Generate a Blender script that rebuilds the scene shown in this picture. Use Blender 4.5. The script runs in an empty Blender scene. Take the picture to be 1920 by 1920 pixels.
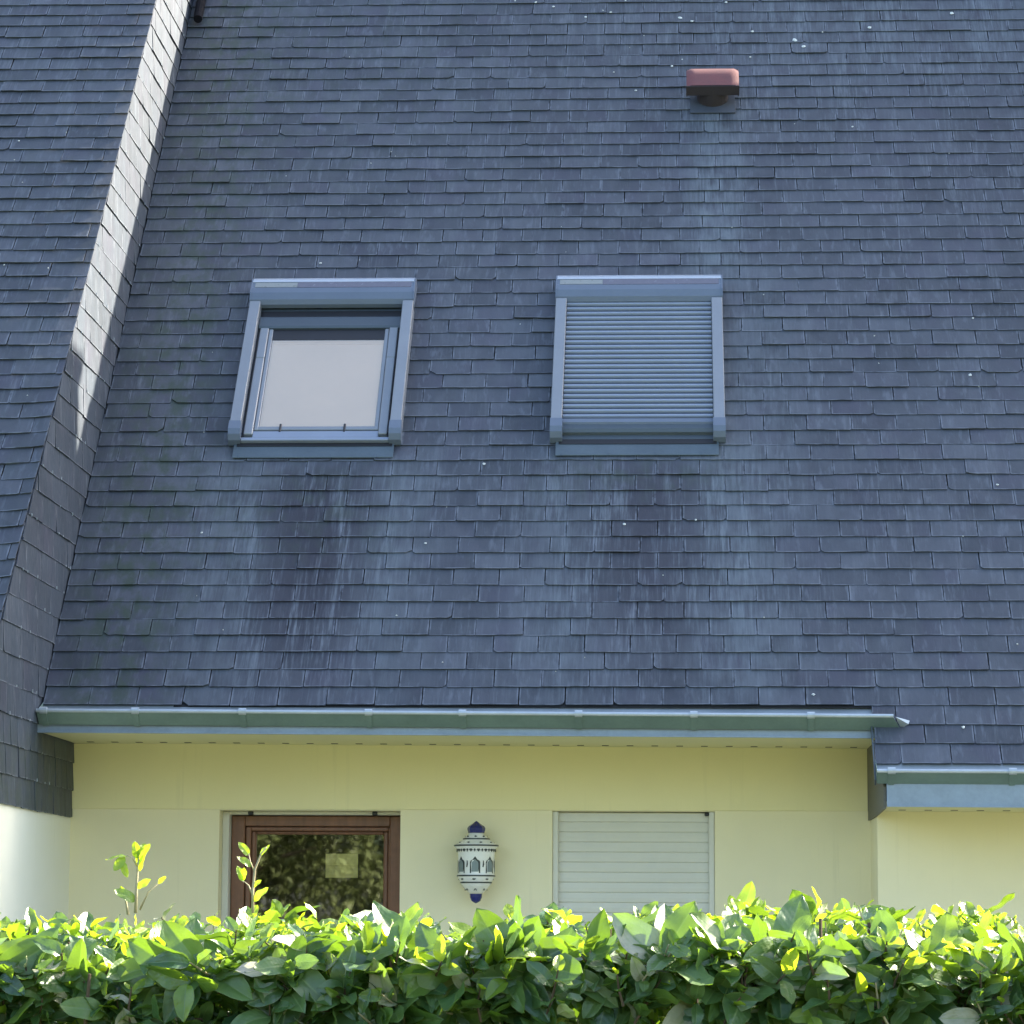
import bpy, math, random
import numpy as np
from mathutils import Vector, Matrix, Quaternion

random.seed(7)
RNG = np.random.default_rng(11)
R = math.radians
scene = bpy.context.scene
COL = scene.collection

# ------------------------------------------------------------------ camera
F_PX = 5780.0
PITCH, YAW, ROLL = R(7.8), R(-2.95), R(0.3)
cy_, sy_ = math.cos(YAW), math.sin(YAW)
F0 = Vector((sy_, cy_, 0)); R0 = Vector((cy_, -sy_, 0)); U0 = Vector((0, 0, 1))
Fw = F0 * math.cos(PITCH) + U0 * math.sin(PITCH)
Up = -F0 * math.sin(PITCH) + U0 * math.cos(PITCH)
Rt = R0 * math.cos(ROLL) + Up * math.sin(ROLL)
Uu = -R0 * math.sin(ROLL) + Up * math.cos(ROLL)
cam_d = bpy.data.cameras.new("camera")
cam = bpy.data.objects.new("camera", cam_d)
COL.objects.link(cam)
cam.matrix_world = Matrix(((Rt.x, Uu.x, -Fw.x, 0), (Rt.y, Uu.y, -Fw.y, 0), (Rt.z, Uu.z, -Fw.z, 1.6), (0, 0, 0, 1)))
cam_d.sensor_width = 36
cam_d.lens = 36 * F_PX / 1920
cam_d.clip_start = 0.05
cam_d.clip_end = 2000
scene.camera = cam

# ------------------------------------------------------------------ light
SUN_AZ, SUN_EL = R(54), math.atan(1.05 * math.cos(R(54)))
S_DIR = Vector((math.sin(SUN_AZ) * math.cos(SUN_EL), math.cos(SUN_AZ) * math.cos(SUN_EL), math.sin(SUN_EL)))
world = bpy.data.worlds.new("World")
scene.world = world
world.use_nodes = True
wn = world.node_tree
wn.nodes.clear()
sky = wn.nodes.new("ShaderNodeTexSky")
sky.sky_type = 'NISHITA'
sky.sun_disc = False
sky.sun_elevation = SUN_EL
sky.sun_rotation = SUN_AZ
sky.air_density = 1.0
sky.dust_density = 2.6
sky.ozone_density = 1.0
bg = wn.nodes.new("ShaderNodeBackground")
bg.inputs['Strength'].default_value = 0.115
wo = wn.nodes.new("ShaderNodeOutputWorld")
wn.links.new(sky.outputs[0], bg.inputs[0])
wn.links.new(bg.outputs[0], wo.inputs[0])
sun_d = bpy.data.lights.new("sun", 'SUN')
sun_d.energy = 5.0
sun_d.angle = R(0.5)
sun_d.color = (1.0, 0.91, 0.74)
sun = bpy.data.objects.new("sun", sun_d)
sun.rotation_mode = 'QUATERNION'
sun.rotation_quaternion = S_DIR.to_track_quat('Z', 'Y')
sun.location = (8, 20, 20)
COL.objects.link(sun)
scene.view_settings.view_transform = 'Standard'
scene.view_settings.look = 'None'
scene.view_settings.gamma = 1
scene.view_settings.exposure = 2.3

# ------------------------------------------------------------------ node helpers
def new_mat(name):
    m = bpy.data.materials.new(name)
    m.use_nodes = True
    nt = m.node_tree
    nt.nodes.clear()
    out = nt.nodes.new("ShaderNodeOutputMaterial")
    b = nt.nodes.new("ShaderNodeBsdfPrincipled")
    nt.links.new(b.outputs[0], out.inputs[0])
    return m, nt, b, out

def node(nt, kind, **kw):
    n = nt.nodes.new(kind)
    for k, v in kw.items():
        if k.startswith('i_'):
            key = k[2:]
            key = int(key) if key.isdigit() else key.replace('_', ' ')
            n.inputs[key].default_value = v
        else:
            setattr(n, k, v)
    return n

def mixc(nt, fac, a, b, blend='MIX'):
    n = nt.nodes.new("ShaderNodeMix")
    n.data_type = 'RGBA'; n.blend_type = blend; n.clamp_factor = True
    for sock, v in ((n.inputs[0], fac), (n.inputs[6], a), (n.inputs[7], b)):
        if isinstance(v, bpy.types.NodeSocket): nt.links.new(v, sock)
        elif isinstance(v, (int, float)): sock.default_value = v
        else: sock.default_value = (*v, 1)
    return n.outputs[2]

def mth(nt, op, a, b=0.0, clamp=False):
    n = nt.nodes.new("ShaderNodeMath"); n.operation = op; n.use_clamp = clamp
    for i, v in enumerate((a, b)):
        if isinstance(v, bpy.types.NodeSocket): nt.links.new(v, n.inputs[i])
        else: n.inputs[i].default_value = v
    return n.outputs[0]

def noise(nt, vec, scale, detail=4, rough=0.55, mapping=None):
    if mapping:
        mp = nt.nodes.new("ShaderNodeMapping")
        mp.inputs['Scale'].default_value = mapping
        nt.links.new(vec, mp.inputs[0]); vec = mp.outputs[0]
    n = nt.nodes.new("ShaderNodeTexNoise")
    n.inputs['Scale'].default_value = scale
    n.inputs['Detail'].default_value = detail
    n.inputs['Roughness'].default_value = rough
    nt.links.new(vec, n.inputs['Vector'])
    return n.outputs['Fac']

def ramp(nt, fac, lo, hi, a=0.0, b=1.0):
    n = nt.nodes.new("ShaderNodeMapRange")
    n.inputs[1].default_value = lo; n.inputs[2].default_value = hi
    n.inputs[3].default_value = a; n.inputs[4].default_value = b
    nt.links.new(fac, n.inputs[0])
    return n.outputs[0]

def bump(nt, b, h, strength, dist=0.002):
    n = nt.nodes.new("ShaderNodeBump")
    n.inputs['Strength'].default_value = strength
    n.inputs['Distance'].default_value = dist
    nt.links.new(h, n.inputs['Height'])
    nt.links.new(n.outputs[0], b.inputs['Normal'])

def plain(name, col, rough=0.5, metal=0.0, var=0.12, scale=6.0, spec=0.5, bumps=0.0, streak=None):
    """painted / metal / plaster surface with gentle mottling in object space"""
    m, nt, b, out = new_mat(name)
    tc = nt.nodes.new("ShaderNodeTexCoord").outputs['Object']
    f1 = noise(nt, tc, scale, 5, 0.6, streak)
    f2 = noise(nt, tc, scale * 9, 3, 0.6)
    f = mth(nt, 'ADD', mth(nt, 'MULTIPLY', f1, 0.7), mth(nt, 'MULTIPLY', f2, 0.3))
    f = ramp(nt, f, 0.3, 0.7)
    dark = [c * (1 - var) for c in col]; lite = [min(1, c * (1 + var)) for c in col]
    nt.links.new(mixc(nt, f, dark, lite), b.inputs['Base Color'])
    nt.links.new(ramp(nt, f1, 0.3, 0.7, rough * 0.85, min(1, rough * 1.15)), b.inputs['Roughness'])
    b.inputs['Metallic'].default_value = metal
    b.inputs['Specular IOR Level'].default_value = spec
    if bumps: bump(nt, b, f2, bumps)
    return m

def slate_mat(name, tint=(1, 1, 1)):
    m, nt, b, out = new_mat(name)
    uv = nt.nodes.new("ShaderNodeUVMap"); uv.uv_map = "uv"
    at = nt.nodes.new("ShaderNodeAttribute"); at.attribute_name = "tone"
    sep = nt.nodes.new("ShaderNodeSeparateColor"); nt.links.new(at.outputs['Color'], sep.inputs[0])
    rnd, moss, pale = sep.outputs[0], sep.outputs[1], sep.outputs[2]
    dark = at.outputs['Alpha']
    # position shifted per slate so that the grain does not run on across joints
    comb = nt.nodes.new("ShaderNodeCombineXYZ"); nt.links.new(mth(nt, 'MULTIPLY', rnd, 31.0), comb.inputs[2])
    add = nt.nodes.new("ShaderNodeVectorMath"); add.operation = 'ADD'
    nt.links.new(uv.outputs[0], add.inputs[0]); nt.links.new(comb.outputs[0], add.inputs[1])
    P = add.outputs[0]
    fine = noise(nt, P, 1.0, 5, 0.65, (70, 26, 1))
    patch = noise(nt, P, 1.0, 3, 0.5, (11, 5, 1))
    cb2 = nt.nodes.new("ShaderNodeCombineXYZ"); nt.links.new(mth(nt, 'MULTIPLY', rnd, 0.9), cb2.inputs[2])
    ad2 = nt.nodes.new("ShaderNodeVectorMath"); ad2.operation = 'ADD'
    nt.links.new(uv.outputs[0], ad2.inputs[0]); nt.links.new(cb2.outputs[0], ad2.inputs[1])
    streak = noise(nt, ad2.outputs[0], 1.0, 4, 0.7, (75, 4.0, 1))
    wash = noise(nt, uv.outputs[0], 1.0, 3, 0.6, (9, 1.1, 1))
    big = noise(nt, uv.outputs[0], 1.0, 3, 0.5, (1.3, 0.8, 1))
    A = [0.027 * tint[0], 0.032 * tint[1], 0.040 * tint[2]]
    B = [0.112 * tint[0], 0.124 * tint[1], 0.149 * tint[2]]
    v = mth(nt, 'ADD', mth(nt, 'MULTIPLY', rnd, 0.42), mth(nt, 'MULTIPLY', ramp(nt, patch, 0.3, 0.7), 0.3))
    v = mth(nt, 'ADD', v, mth(nt, 'MULTIPLY', ramp(nt, fine, 0.25, 0.75), 0.2))
    v = mth(nt, 'ADD', v, mth(nt, 'MULTIPLY', ramp(nt, big, 0.3, 0.7), 0.2), True)
    c = mixc(nt, v, A, B)
    hv = node(nt, "ShaderNodeTexWhiteNoise"); hv.noise_dimensions = '3D'
    mp = node(nt, "ShaderNodeMapping"); mp.inputs['Scale'].default_value = (9.1, 8.58, 1)
    sn = node(nt, "ShaderNodeVectorMath"); sn.operation = 'FLOOR'
    nt.links.new(P, mp.inputs[0]); nt.links.new(mp.outputs[0], sn.inputs[0]); nt.links.new(sn.outputs[0], hv.inputs['Vector'])
    c = mixc(nt, mth(nt, 'MULTIPLY', hv.outputs['Value'], 0.38), c, (0.060, 0.068, 0.090))
    # purple slates here and there
    pf = ramp(nt, noise(nt, P, 1.0, 2, 0.5, (3.5, 1.6, 1)), 0.52, 0.72, 0, 0.42)
    c = mixc(nt, pf, c, (0.070, 0.066, 0.100))
    # pale vertical water streaks
    sf = mth(nt, 'MULTIPLY', ramp(nt, streak, 0.5, 0.72), ramp(nt, wash, 0.46, 0.66))
    sf = mth(nt, 'MULTIPLY', sf, mth(nt, 'ADD', 0.40, mth(nt, 'MULTIPLY', dark, 0.55)))
    c = mixc(nt, sf, c, (0.205, 0.225, 0.255))
    sf2 = ramp(nt, noise(nt, P, 1.0, 3, 0.6, (30, 6, 1)), 0.57, 0.72, 0, 0.38)
    c = mixc(nt, sf2, c, (0.17, 0.19, 0.23))
    # zinc run-off: paler blue green wash
    zf = mth(nt, 'MULTIPLY', pale, ramp(nt, mth(nt, 'ADD', mth(nt, 'MULTIPLY', streak, 0.6), mth(nt, 'MULTIPLY', patch, 0.4)), 0.34, 0.56))
    c = mixc(nt, zf, c, (0.165, 0.198, 0.225))
    # dark drips below the roof windows
    df = mth(nt, 'MULTIPLY', dark, ramp(nt, mth(nt, 'ADD', mth(nt, 'MULTIPLY', streak, 0.5), mth(nt, 'MULTIPLY', wash, 0.5)), 0.49, 0.60, 0.97, 0.0))
    c = mixc(nt, df, c, (0.036, 0.036, 0.048))
    # paler dressed edges, worn unevenly
    lu = nt.nodes.new("ShaderNodeUVMap"); lu.uv_map = "loc"
    ls = nt.nodes.new("ShaderNodeSeparateXYZ"); nt.links.new(lu.outputs[0], ls.inputs[0])
    ex_ = mth(nt, 'MULTIPLY', mth(nt, 'MINIMUM', ls.outputs[0], mth(nt, 'SUBTRACT', 1.0, ls.outputs[0])), 0.22)
    ed = mth(nt, 'MINIMUM', ex_, mth(nt, 'MULTIPLY', ls.outputs[1], 1.3))
    wear = noise(nt, P, 1.0, 2, 0.6, (14, 14, 1))
    ef = mth(nt, 'MULTIPLY', ramp(nt, ed, 0.0025, 0.009, 1.0, 0.0), ramp(nt, wear, 0.40, 0.58, 0, 0.75))
    c = mixc(nt, ef, c, (0.185, 0.205, 0.245))
    # green algae
    mf = mth(nt, 'MULTIPLY', moss, ramp(nt, noise(nt, uv.outputs[0], 1.0, 4, 0.6, (12, 7, 1)), 0.45, 0.62))
    c = mixc(nt, mf, c, (0.052, 0.072, 0.056))
    nt.links.new(c, b.inputs['Base Color'])
    nt.links.new(ramp(nt, fine, 0.2, 0.8, 0.40, 0.62), b.inputs['Roughness'])
    b.inputs['Specular IOR Level'].default_value = 0.22
    h = mth(nt, 'ADD', mth(nt, 'MULTIPLY', fine, 0.5), mth(nt, 'MULTIPLY', patch, 1.2))
    bump(nt, b, h, 0.55, 0.003)
    return m

def glass_mat(name, refl=0.3, tint=(0.9, 0.95, 0.97), rough=0.01):
    m, nt, b, out = new_mat(name)
    nt.nodes.remove(b)
    tr = node(nt, "ShaderNodeBsdfTransparent"); tr.inputs[0].default_value = (*tint, 1)
    gl = node(nt, "ShaderNodeBsdfGlossy"); gl.inputs['Roughness'].default_value = rough
    gl.inputs[0].default_value = (1, 1, 1, 1)
    lw = node(nt, "ShaderNodeFresnel"); lw.inputs[0].default_value = 1.5
    tc = nt.nodes.new("ShaderNodeTexCoord").outputs['Object']
    bp = nt.nodes.new("ShaderNodeBump"); bp.inputs['Strength'].default_value = 0.012; bp.inputs['Distance'].default_value = 0.002
    nt.links.new(noise(nt, tc, 5, 2), bp.inputs['Height']); nt.links.new(bp.outputs[0], gl.inputs['Normal'])
    f = mth(nt, 'ADD', lw.outputs[0], refl, True)
    mx = node(nt, "ShaderNodeMixShader")
    nt.links.new(f, mx.inputs[0]); nt.links.new(tr.outputs[0], mx.inputs[1]); nt.links.new(gl.outputs[0], mx.inputs[2])
    nt.links.new(mx.outputs[0], out.inputs[0])
    return m

def leaf_mat(name, spec=0.6):
    m, nt, b, out = new_mat(name)
    at = nt.nodes.new("ShaderNodeAttribute"); at.attribute_name = "tone"
    sep = nt.nodes.new("ShaderNodeSeparateColor"); nt.links.new(at.outputs['Color'], sep.inputs[0])
    young, rnd, mid = sep.outputs[0], sep.outputs[1], sep.outputs[2]
    c = mixc(nt, rnd, (0.036, 0.100, 0.050), (0.120, 0.215, 0.065))
    c = mixc(nt, young, c, (0.24, 0.36, 0.035))
    c = mixc(nt, ramp(nt, at.outputs['Alpha'], 0.5, 1.0, 1.0, 0.0), c, (0.50, 0.48, 0.36))  # pale leaves: blown-out sun glints painted into the leaf colour
    c = mixc(nt, mth(nt, 'MULTIPLY', mid, 0.8), c, (0.26, 0.36, 0.14))
    tc = nt.nodes.new("ShaderNodeTexCoord").outputs['Object']
    f = noise(nt, tc, 60, 3)
    c2 = mixc(nt, ramp(nt, f, 0.3, 0.7, 0, 0.25), c, (0.10, 0.17, 0.05))
    nt.links.new(c2, b.inputs['Base Color'])
    nt.links.new(ramp(nt, rnd, 0, 1, 0.26, 0.48), b.inputs['Roughness'])
    b.inputs['Specular IOR Level'].default_value = 0.95
    la = nt.nodes.new("ShaderNodeAttribute"); la.attribute_name = "leafco"
    lx_ = nt.nodes.new("ShaderNodeSeparateXYZ"); nt.links.new(la.outputs['Vector'], lx_.inputs[0])
    ab = mth(nt, 'ABSOLUTE', lx_.outputs[0])
    wv = mth(nt, 'SINE', mth(nt, 'MULTIPLY', mth(nt, 'SUBTRACT', lx_.outputs[1], mth(nt, 'MULTIPLY', ab, 0.16)), 62.0))
    vein = ramp(nt, wv, 0.80, 1.0, 0.0, 1.0)
    blot = noise(nt, la.outputs['Vector'], 3.5, 3)
    hgt = mth(nt, 'ADD', mth(nt, 'MULTIPLY', wv, 0.07), mth(nt, 'MULTIPLY', blot, 1.2))
    bump(nt, b, hgt, 0.55, 0.0022)
    c3 = mixc(nt, mth(nt, 'MULTIPLY', vein, 0.10), c2, (0.20, 0.28, 0.10))
    c3 = mixc(nt, ramp(nt, blot, 0.5, 0.75, 0, 0.35), c3, (0.035, 0.085, 0.030))
    c3 = mixc(nt, mth(nt, 'MULTIPLY', ramp(nt, ab, 0.93, 1.0, 0, 1), 0.5), c3, (0.28, 0.30, 0.08))
    nt.links.new(c3, b.inputs['Base Color'])
    tl = node(nt, "ShaderNodeBsdfTranslucent")
    tcol = mixc(nt, young, (0.20, 0.36, 0.02), (0.52, 0.70, 0.02))
    nt.links.new(tcol, tl.inputs[0])
    mx = node(nt, "ShaderNodeMixShader")
    nt.links.new(ramp(nt, young, 0, 1, 0.30, 0.52), mx.inputs[0])
    nt.links.new(b.outputs[0], mx.inputs[1]); nt.links.new(tl.outputs[0], mx.inputs[2])
    nt.links.new(mx.outputs[0], out.inputs[0])
    return m

M = {}
M['slate'] = slate_mat("slate")
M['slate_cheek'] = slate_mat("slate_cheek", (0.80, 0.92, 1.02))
M['under'] = plain("roof_underlay", (0.02, 0.02, 0.022), 0.9)
M['lichen'] = plain("lichen", (0.62, 0.64, 0.60), 0.9, var=0.25, scale=40)
M['zinc'] = plain("weathered_zinc", (0.30, 0.335, 0.36), 0.42, 0.35, 0.16, 5, bumps=0.15)
M['apron'] = plain('apron_zinc', (0.095, 0.125, 0.148), 0.5, 0.2, 0.16, 7, bumps=0.15)
M['fascia_zinc'] = plain('fascia_zinc', (0.25, 0.31, 0.385), 0.42, 0.3, 0.18, 6, bumps=0.15)
M['trim_lit'] = plain('lit_trim', (0.42, 0.46, 0.52), 0.35, 0.2, 0.05, 6)  # paler than the housing: sky light on the top bevel painted in
M['slat_groove_shade'] = plain('slat_groove_shade', (0.060, 0.085, 0.135), 0.6, 0, 0.05, 6)  # shade in the grooves between slats, painted as a dark colour
M['zinc_face'] = plain("gutter_zinc", (0.20, 0.285, 0.255), 0.40, 0.35, 0.14, 7, bumps=0.1)  # green tint paints the lawn's reflection into the zinc
M['zinc_bright'] = plain("bright_zinc", (0.46, 0.51, 0.55), 0.35, 0.3, 0.12, 12)
def render_mat(name, col, band=False):
    """rendered wall: fine grain, cloudy dirt, faint rain marks running down"""
    m, nt, b, out = new_mat(name)
    tc = nt.nodes.new("ShaderNodeTexCoord").outputs['Object']
    grain = noise(nt, tc, 260, 3, 0.7)
    cloud = noise(nt, tc, 1.6, 5, 0.6)
    rain = noise(nt, tc, 1.0, 4, 0.65, (22, 22, 0.9))
    v = mth(nt, 'ADD', mth(nt, 'MULTIPLY', ramp(nt, cloud, 0.3, 0.7), 0.5), mth(nt, 'MULTIPLY', ramp(nt, grain, 0.25, 0.75), 0.5))
    c = mixc(nt, v, [q * 0.93 for q in col], [min(1, q * 1.05) for q in col])
    c = mixc(nt, mth(nt, 'MULTIPLY', ramp(nt, rain, 0.56, 0.75), ramp(nt, cloud, 0.45, 0.6, 0, 0.16)), c, (0.36, 0.34, 0.20))
    nt.links.new(c, b.inputs['Base Color'])
    b.inputs['Roughness'].default_value = 0.92; b.inputs['Specular IOR Level'].default_value = 0.2
    bump(nt, b, mth(nt, 'ADD', grain, mth(nt, 'MULTIPLY', cloud, 2.0)), 0.5, 0.0015)
    return m
M['wall'] = render_mat("yellow_render", (0.85, 0.785, 0.52))
M['band'] = render_mat("yellow_render_band", (0.85, 0.785, 0.46))
M['pier'] = render_mat("lit_render", (0.82, 0.82, 0.70))  # wall render made paler, brighter side light painted into its colour
M['soffit'] = plain("soffit_board", (0.72, 0.68, 0.40), 0.6, 0, 0.04, 3, 0.3)
M['black'] = plain("black_plastic_and_shade", (0.015, 0.015, 0.018), 0.5)
M['wood'] = plain("brown_lacquered_wood", (0.20, 0.092, 0.050), 0.42, 0, 0.3, 3, 0.5, streak=(14, 14, 1.2))
M['alu'] = plain("grey_blue_aluminium", (0.245, 0.262, 0.290), 0.42, 0.2, 0.07, 5)
M['alu_dark'] = plain("dark_grey_aluminium", (0.075, 0.095, 0.115), 0.45, 0.2, 0.1, 5)
M['alu_cap'] = plain("shutter_end_plastic", (0.130, 0.160, 0.215), 0.5, 0.0, 0.06, 5)
M['alu_lite'] = plain("pale_aluminium", (0.265, 0.30, 0.375), 0.33, 0.25, 0.06, 5)
M['solar'] = plain("solar_strip", (0.135, 0.130, 0.165), 0.25, 0, 0.1, 30)
M['solar_pale'] = plain("solar_strip_pale", (0.25, 0.26, 0.25), 0.3, 0, 0.1, 30)
M['cloud_sheet'] = plain("cloud_reflection", (0.97, 0.79, 0.62), 0.8, 0, 0.03, 2.5)  # cloud reflection in the glass, painted as a pale sheet
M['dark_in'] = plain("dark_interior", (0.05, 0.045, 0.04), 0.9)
M['pvc'] = plain("white_shutter_pvc", (0.66, 0.65, 0.56), 0.45, 0, 0.04, 4)
M['vent_red'] = plain("faded_red_paint", (0.165, 0.060, 0.062), 0.85, 0, 0.22, 14)
M['vent_dark'] = plain("dark_vent_metal", (0.045, 0.035, 0.042), 0.6, 0, 0.2, 14)
M['ceramic'] = plain("white_glaze", (0.84, 0.84, 0.77), 0.25, 0, 0.05, 10)
M['cobalt'] = plain("cobalt_glaze", (0.012, 0.020, 0.15), 0.18, 0, 0.25, 20)
M['inkline'] = plain("dark_glaze_line", (0.035, 0.045, 0.04), 0.35, 0, 0.3, 30)
M['pane_grey'] = plain("frosted_lamp_glass", (0.22, 0.27, 0.27), 0.2, 0, 0.1, 30)
M['glass'] = glass_mat("window_glass", 0.18, rough=0.018)
M['glass_roof'] = glass_mat("roof_window_glass", 0.06, (1.0, 0.985, 0.965))
M['card'] = plain("pale_yellow_card", (0.85, 0.70, 0.25), 0.7, 0, 0.15, 18)
M['brick'] = plain("shadow_block_brick", (0.28, 0.12, 0.08), 0.9, 0, 0.25, 14)
M['leaf'] = leaf_mat("laurel_leaf")
M['tree_leaf'] = plain('olive_leaf', (0.085, 0.110, 0.032), 0.6, 0, 0.5, 3)
M['tree_leaf_dark'] = plain('dark_leaf', (0.028, 0.048, 0.028), 0.6, 0, 0.5, 3)
M['twig'] = plain("twig_bark", (0.105, 0.070, 0.042), 0.85, 0, 0.35, 40)
M['stem_young'] = plain("young_stem", (0.42, 0.36, 0.22), 0.6, 0, 0.2, 40)
M['bark'] = plain("tree_bark", (0.16, 0.12, 0.09), 0.9, 0, 0.3, 12, bumps=0.6)

def grass_mat():
    m, nt, b, out = new_mat("grass_lawn")
    tc = nt.nodes.new("ShaderNodeTexCoord").outputs['Object']
    f = noise(nt, tc, 2.0, 6, 0.7)
    g = noise(nt, tc, 60, 4, 0.7)
    c = mixc(nt, ramp(nt, f, 0.3, 0.7), (0.065, 0.085, 0.016), (0.11, 0.125, 0.028))
    c = mixc(nt, ramp(nt, g, 0.35, 0.65, 0, 0.6), c, (0.05, 0.08, 0.012))
    nt.links.new(c, b.inputs['Base Color']); b.inputs['Roughness'].default_value = 0.9
    bump(nt, b, g, 0.8, 0.02)
    return m
M['grass'] = grass_mat()
M['terrace'] = plain("pale_terrace_slabs", (0.30, 0.28, 0.22), 0.85, 0, 0.12, 4)

# ------------------------------------------------------------------ mesh helpers
class MB:
    def __init__(s):
        s.v, s.f, s.m, s.c, s.uv, s.loc = [], [], [], [], [], []
    def face(s, pts, mat=0, tone=None, uv=None, loc=None):
        n = len(s.v)
        s.v.extend([tuple(p) for p in pts])
        s.f.append(tuple(range(n, n + len(pts))))
        s.m.append(mat)
        s.c.append(tone); s.uv.append(uv); s.loc.append(loc)
    def mesh(s, verts, faces, mat=0, tone=None):
        n = len(s.v)
        s.v.extend([tuple(p) for p in verts])
        for f in faces:
            s.f.append(tuple(n + i for i in f)); s.m.append(mat); s.c.append(tone); s.uv.append(None); s.loc.append(None)
    def box(s, lo, hi, mat=0, fn=None):
        x0, y0, z0 = lo; x1, y1, z1 = hi
        vs = [(x0, y0, z0), (x1, y0, z0), (x1, y1, z0), (x0, y1, z0), (x0, y0, z1), (x1, y0, z1), (x1, y1, z1), (x0, y1, z1)]
        if fn: vs = [fn(*p) for p in vs]
        s.mesh(vs, [(3, 2, 1, 0), (4, 5, 6, 7), (0, 1, 5, 4), (1, 2, 6, 5), (2, 3, 7, 6), (3, 0, 4, 7)], mat)
    def bbox(s, lo, hi, b=0.004, mat=0, fn=None):
        """box with chamfered edges"""
        x0, y0, z0 = lo; x1, y1, z1 = hi
        b = min(b, (x1 - x0) * .45, (y1 - y0) * .45, (z1 - z0) * .45)
        vs = []; idx = {}
        for i, X in enumerate((x0, x1)):
            for j, Y in enumerate((y0, y1)):
                for k, Z in enumerate((z0, z1)):
                    sx, sy, sz = (1, -1)[i], (1, -1)[j], (1, -1)[k]
                    idx[(i, j, k, 'x')] = len(vs); vs.append((X, Y + sy * b, Z + sz * b))
                    idx[(i, j, k, 'y')] = len(vs); vs.append((X + sx * b, Y, Z + sz * b))
                    idx[(i, j, k, 'z')] = len(vs); vs.append((X + sx * b, Y + sy * b, Z))
        fs = []
        q = [(0, 0), (1, 0), (1, 1), (0, 1)]
        for i in (0, 1):
            o = q if i else q[::-1]
            fs.append([idx[(i, a, c, 'x')] for a, c in o])
            o = q[::-1] if i else q
            fs.append([idx[(a, i, c, 'y')] for a, c in o])
            o = q if i else q[::-1]
            fs.append([idx[(a, c, i, 'z')] for a, c in o])
        for a in (0, 1):
            for c in (0, 1):
                e = [idx[(0, a, c, 'y')], idx[(1, a, c, 'y')], idx[(1, a, c, 'z')], idx[(0, a, c, 'z')]]
                fs.append(e if (a ^ c) == 0 else e[::-1])
                e = [idx[(a, 0, c, 'z')], idx[(a, 1, c, 'z')], idx[(a, 1, c, 'x')], idx[(a, 0, c, 'x')]]
                fs.append(e if (a ^ c) == 0 else e[::-1])
                e = [idx[(a, c, 0, 'x')], idx[(a, c, 1, 'x')], idx[(a, c, 1, 'y')], idx[(a, c, 0, 'y')]]
                fs.append(e if (a ^ c) == 0 else e[::-1])
        for i in (0, 1):
            for j in (0, 1):
                for k in (0, 1):
                    t = [idx[(i, j, k, 'x')], idx[(i, j, k, 'y')], idx[(i, j, k, 'z')]]
                    fs.append(t if (i + j + k) % 2 == 0 else t[::-1])
        if fn: vs = [fn(*p) for p in vs]
        s.mesh(vs, fs, mat)
    def prism(s, poly, a, b, mat=0, fn=None, caps=True):
        """polygon in 2D swept between a and b; fn(p, q, s)->xyz"""
        n = len(poly)
        vs = [fn(p[0], p[1], a(p) if callable(a) else a) for p in poly] + [fn(p[0], p[1], b(p) if callable(b) else b) for p in poly]
        fs = [(i, (i + 1) % n, n + (i + 1) % n, n + i) for i in range(n)]
        if caps: fs += [tuple(range(n))[::-1], tuple(range(n, 2 * n))]
        s.mesh(vs, fs, mat)
    def tube(s, pts, rad, seg=8, mat=0, tone=None):
        pts = [Vector(p) for p in pts]
        if not isinstance(rad, (list, tuple)): rad = [rad] * len(pts)
        vs, fs = [], []
        for i, p in enumerate(pts):
            d = (pts[min(i + 1, len(pts) - 1)] - pts[max(i - 1, 0)]).normalized()
            a = d.orthogonal().normalized() if i == 0 else (a - d * a.dot(d)).normalized()
            b = d.cross(a)
            for k in range(seg):
                t = 2 * math.pi * k / seg
                vs.append(p + (a * math.cos(t) + b * math.sin(t)) * rad[i])
        for i in range(len(pts) - 1):
            for k in range(seg):
                fs.append((i * seg + k, i * seg + (k + 1) % seg, (i + 1) * seg + (k + 1) % seg, (i + 1) * seg + k))
        fs += [tuple(range(seg))[::-1], tuple(range((len(pts) - 1) * seg, len(pts) * seg))]
        s.mesh(vs, fs, mat, tone)
    def lathe(s, prof, cx, cy, seg=28, mat=0):
        vs, fs = [], []
        for r, z in prof:
            for k in range(seg):
                t = 2 * math.pi * k / seg
                vs.append((cx + r * math.sin(t), cy - r * math.cos(t), z))
        for i in range(len(prof) - 1):
            for k in range(seg):
                fs.append((i * seg + (k + 1) % seg, i * seg + k, (i + 1) * seg + k, (i + 1) * seg + (k + 1) % seg))
        s.mesh(vs, fs, mat)
    def build(s, name, mats, parent=None, smooth=False):
        me = bpy.data.meshes.new(name)
        me.from_pydata(s.v, [], s.f)
        mats = mats if isinstance(mats, (list, tuple)) else [mats]
        for m in mats: me.materials.append(M[m] if isinstance(m, str) else m)
        if any(s.m): me.polygons.foreach_set("material_index", s.m)
        if any(c is not None for c in s.c):
            ca = me.color_attributes.new("tone", 'FLOAT_COLOR', 'CORNER')
            buf = []
            for f, c in zip(s.f, s.c):
                if c is None: buf.extend((0, 0, 0, 0) * len(f))
                elif isinstance(c[0], (tuple, list)):
                    for q in c: buf.extend(q)
                else: buf.extend(tuple(c) * len(f))
            ca.data.foreach_set("color", buf)
        if any(u is not None for u in s.uv):
            ul = me.uv_layers.new(name="uv")
            buf = []
            for f, u in zip(s.f, s.uv):
                if u is None: buf.extend((0, 0) * len(f))
                else:
                    for q in u: buf.extend(q)
            ul.data.foreach_set("uv", buf)
            ul = me.uv_layers.new(name="loc")
            buf = []
            for f, u in zip(s.f, s.loc):
                if u is None: buf.extend((0.5, 0.05) * len(f))
                else:
                    for q in u: buf.extend(q)
            ul.data.foreach_set("uv", buf)
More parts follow.
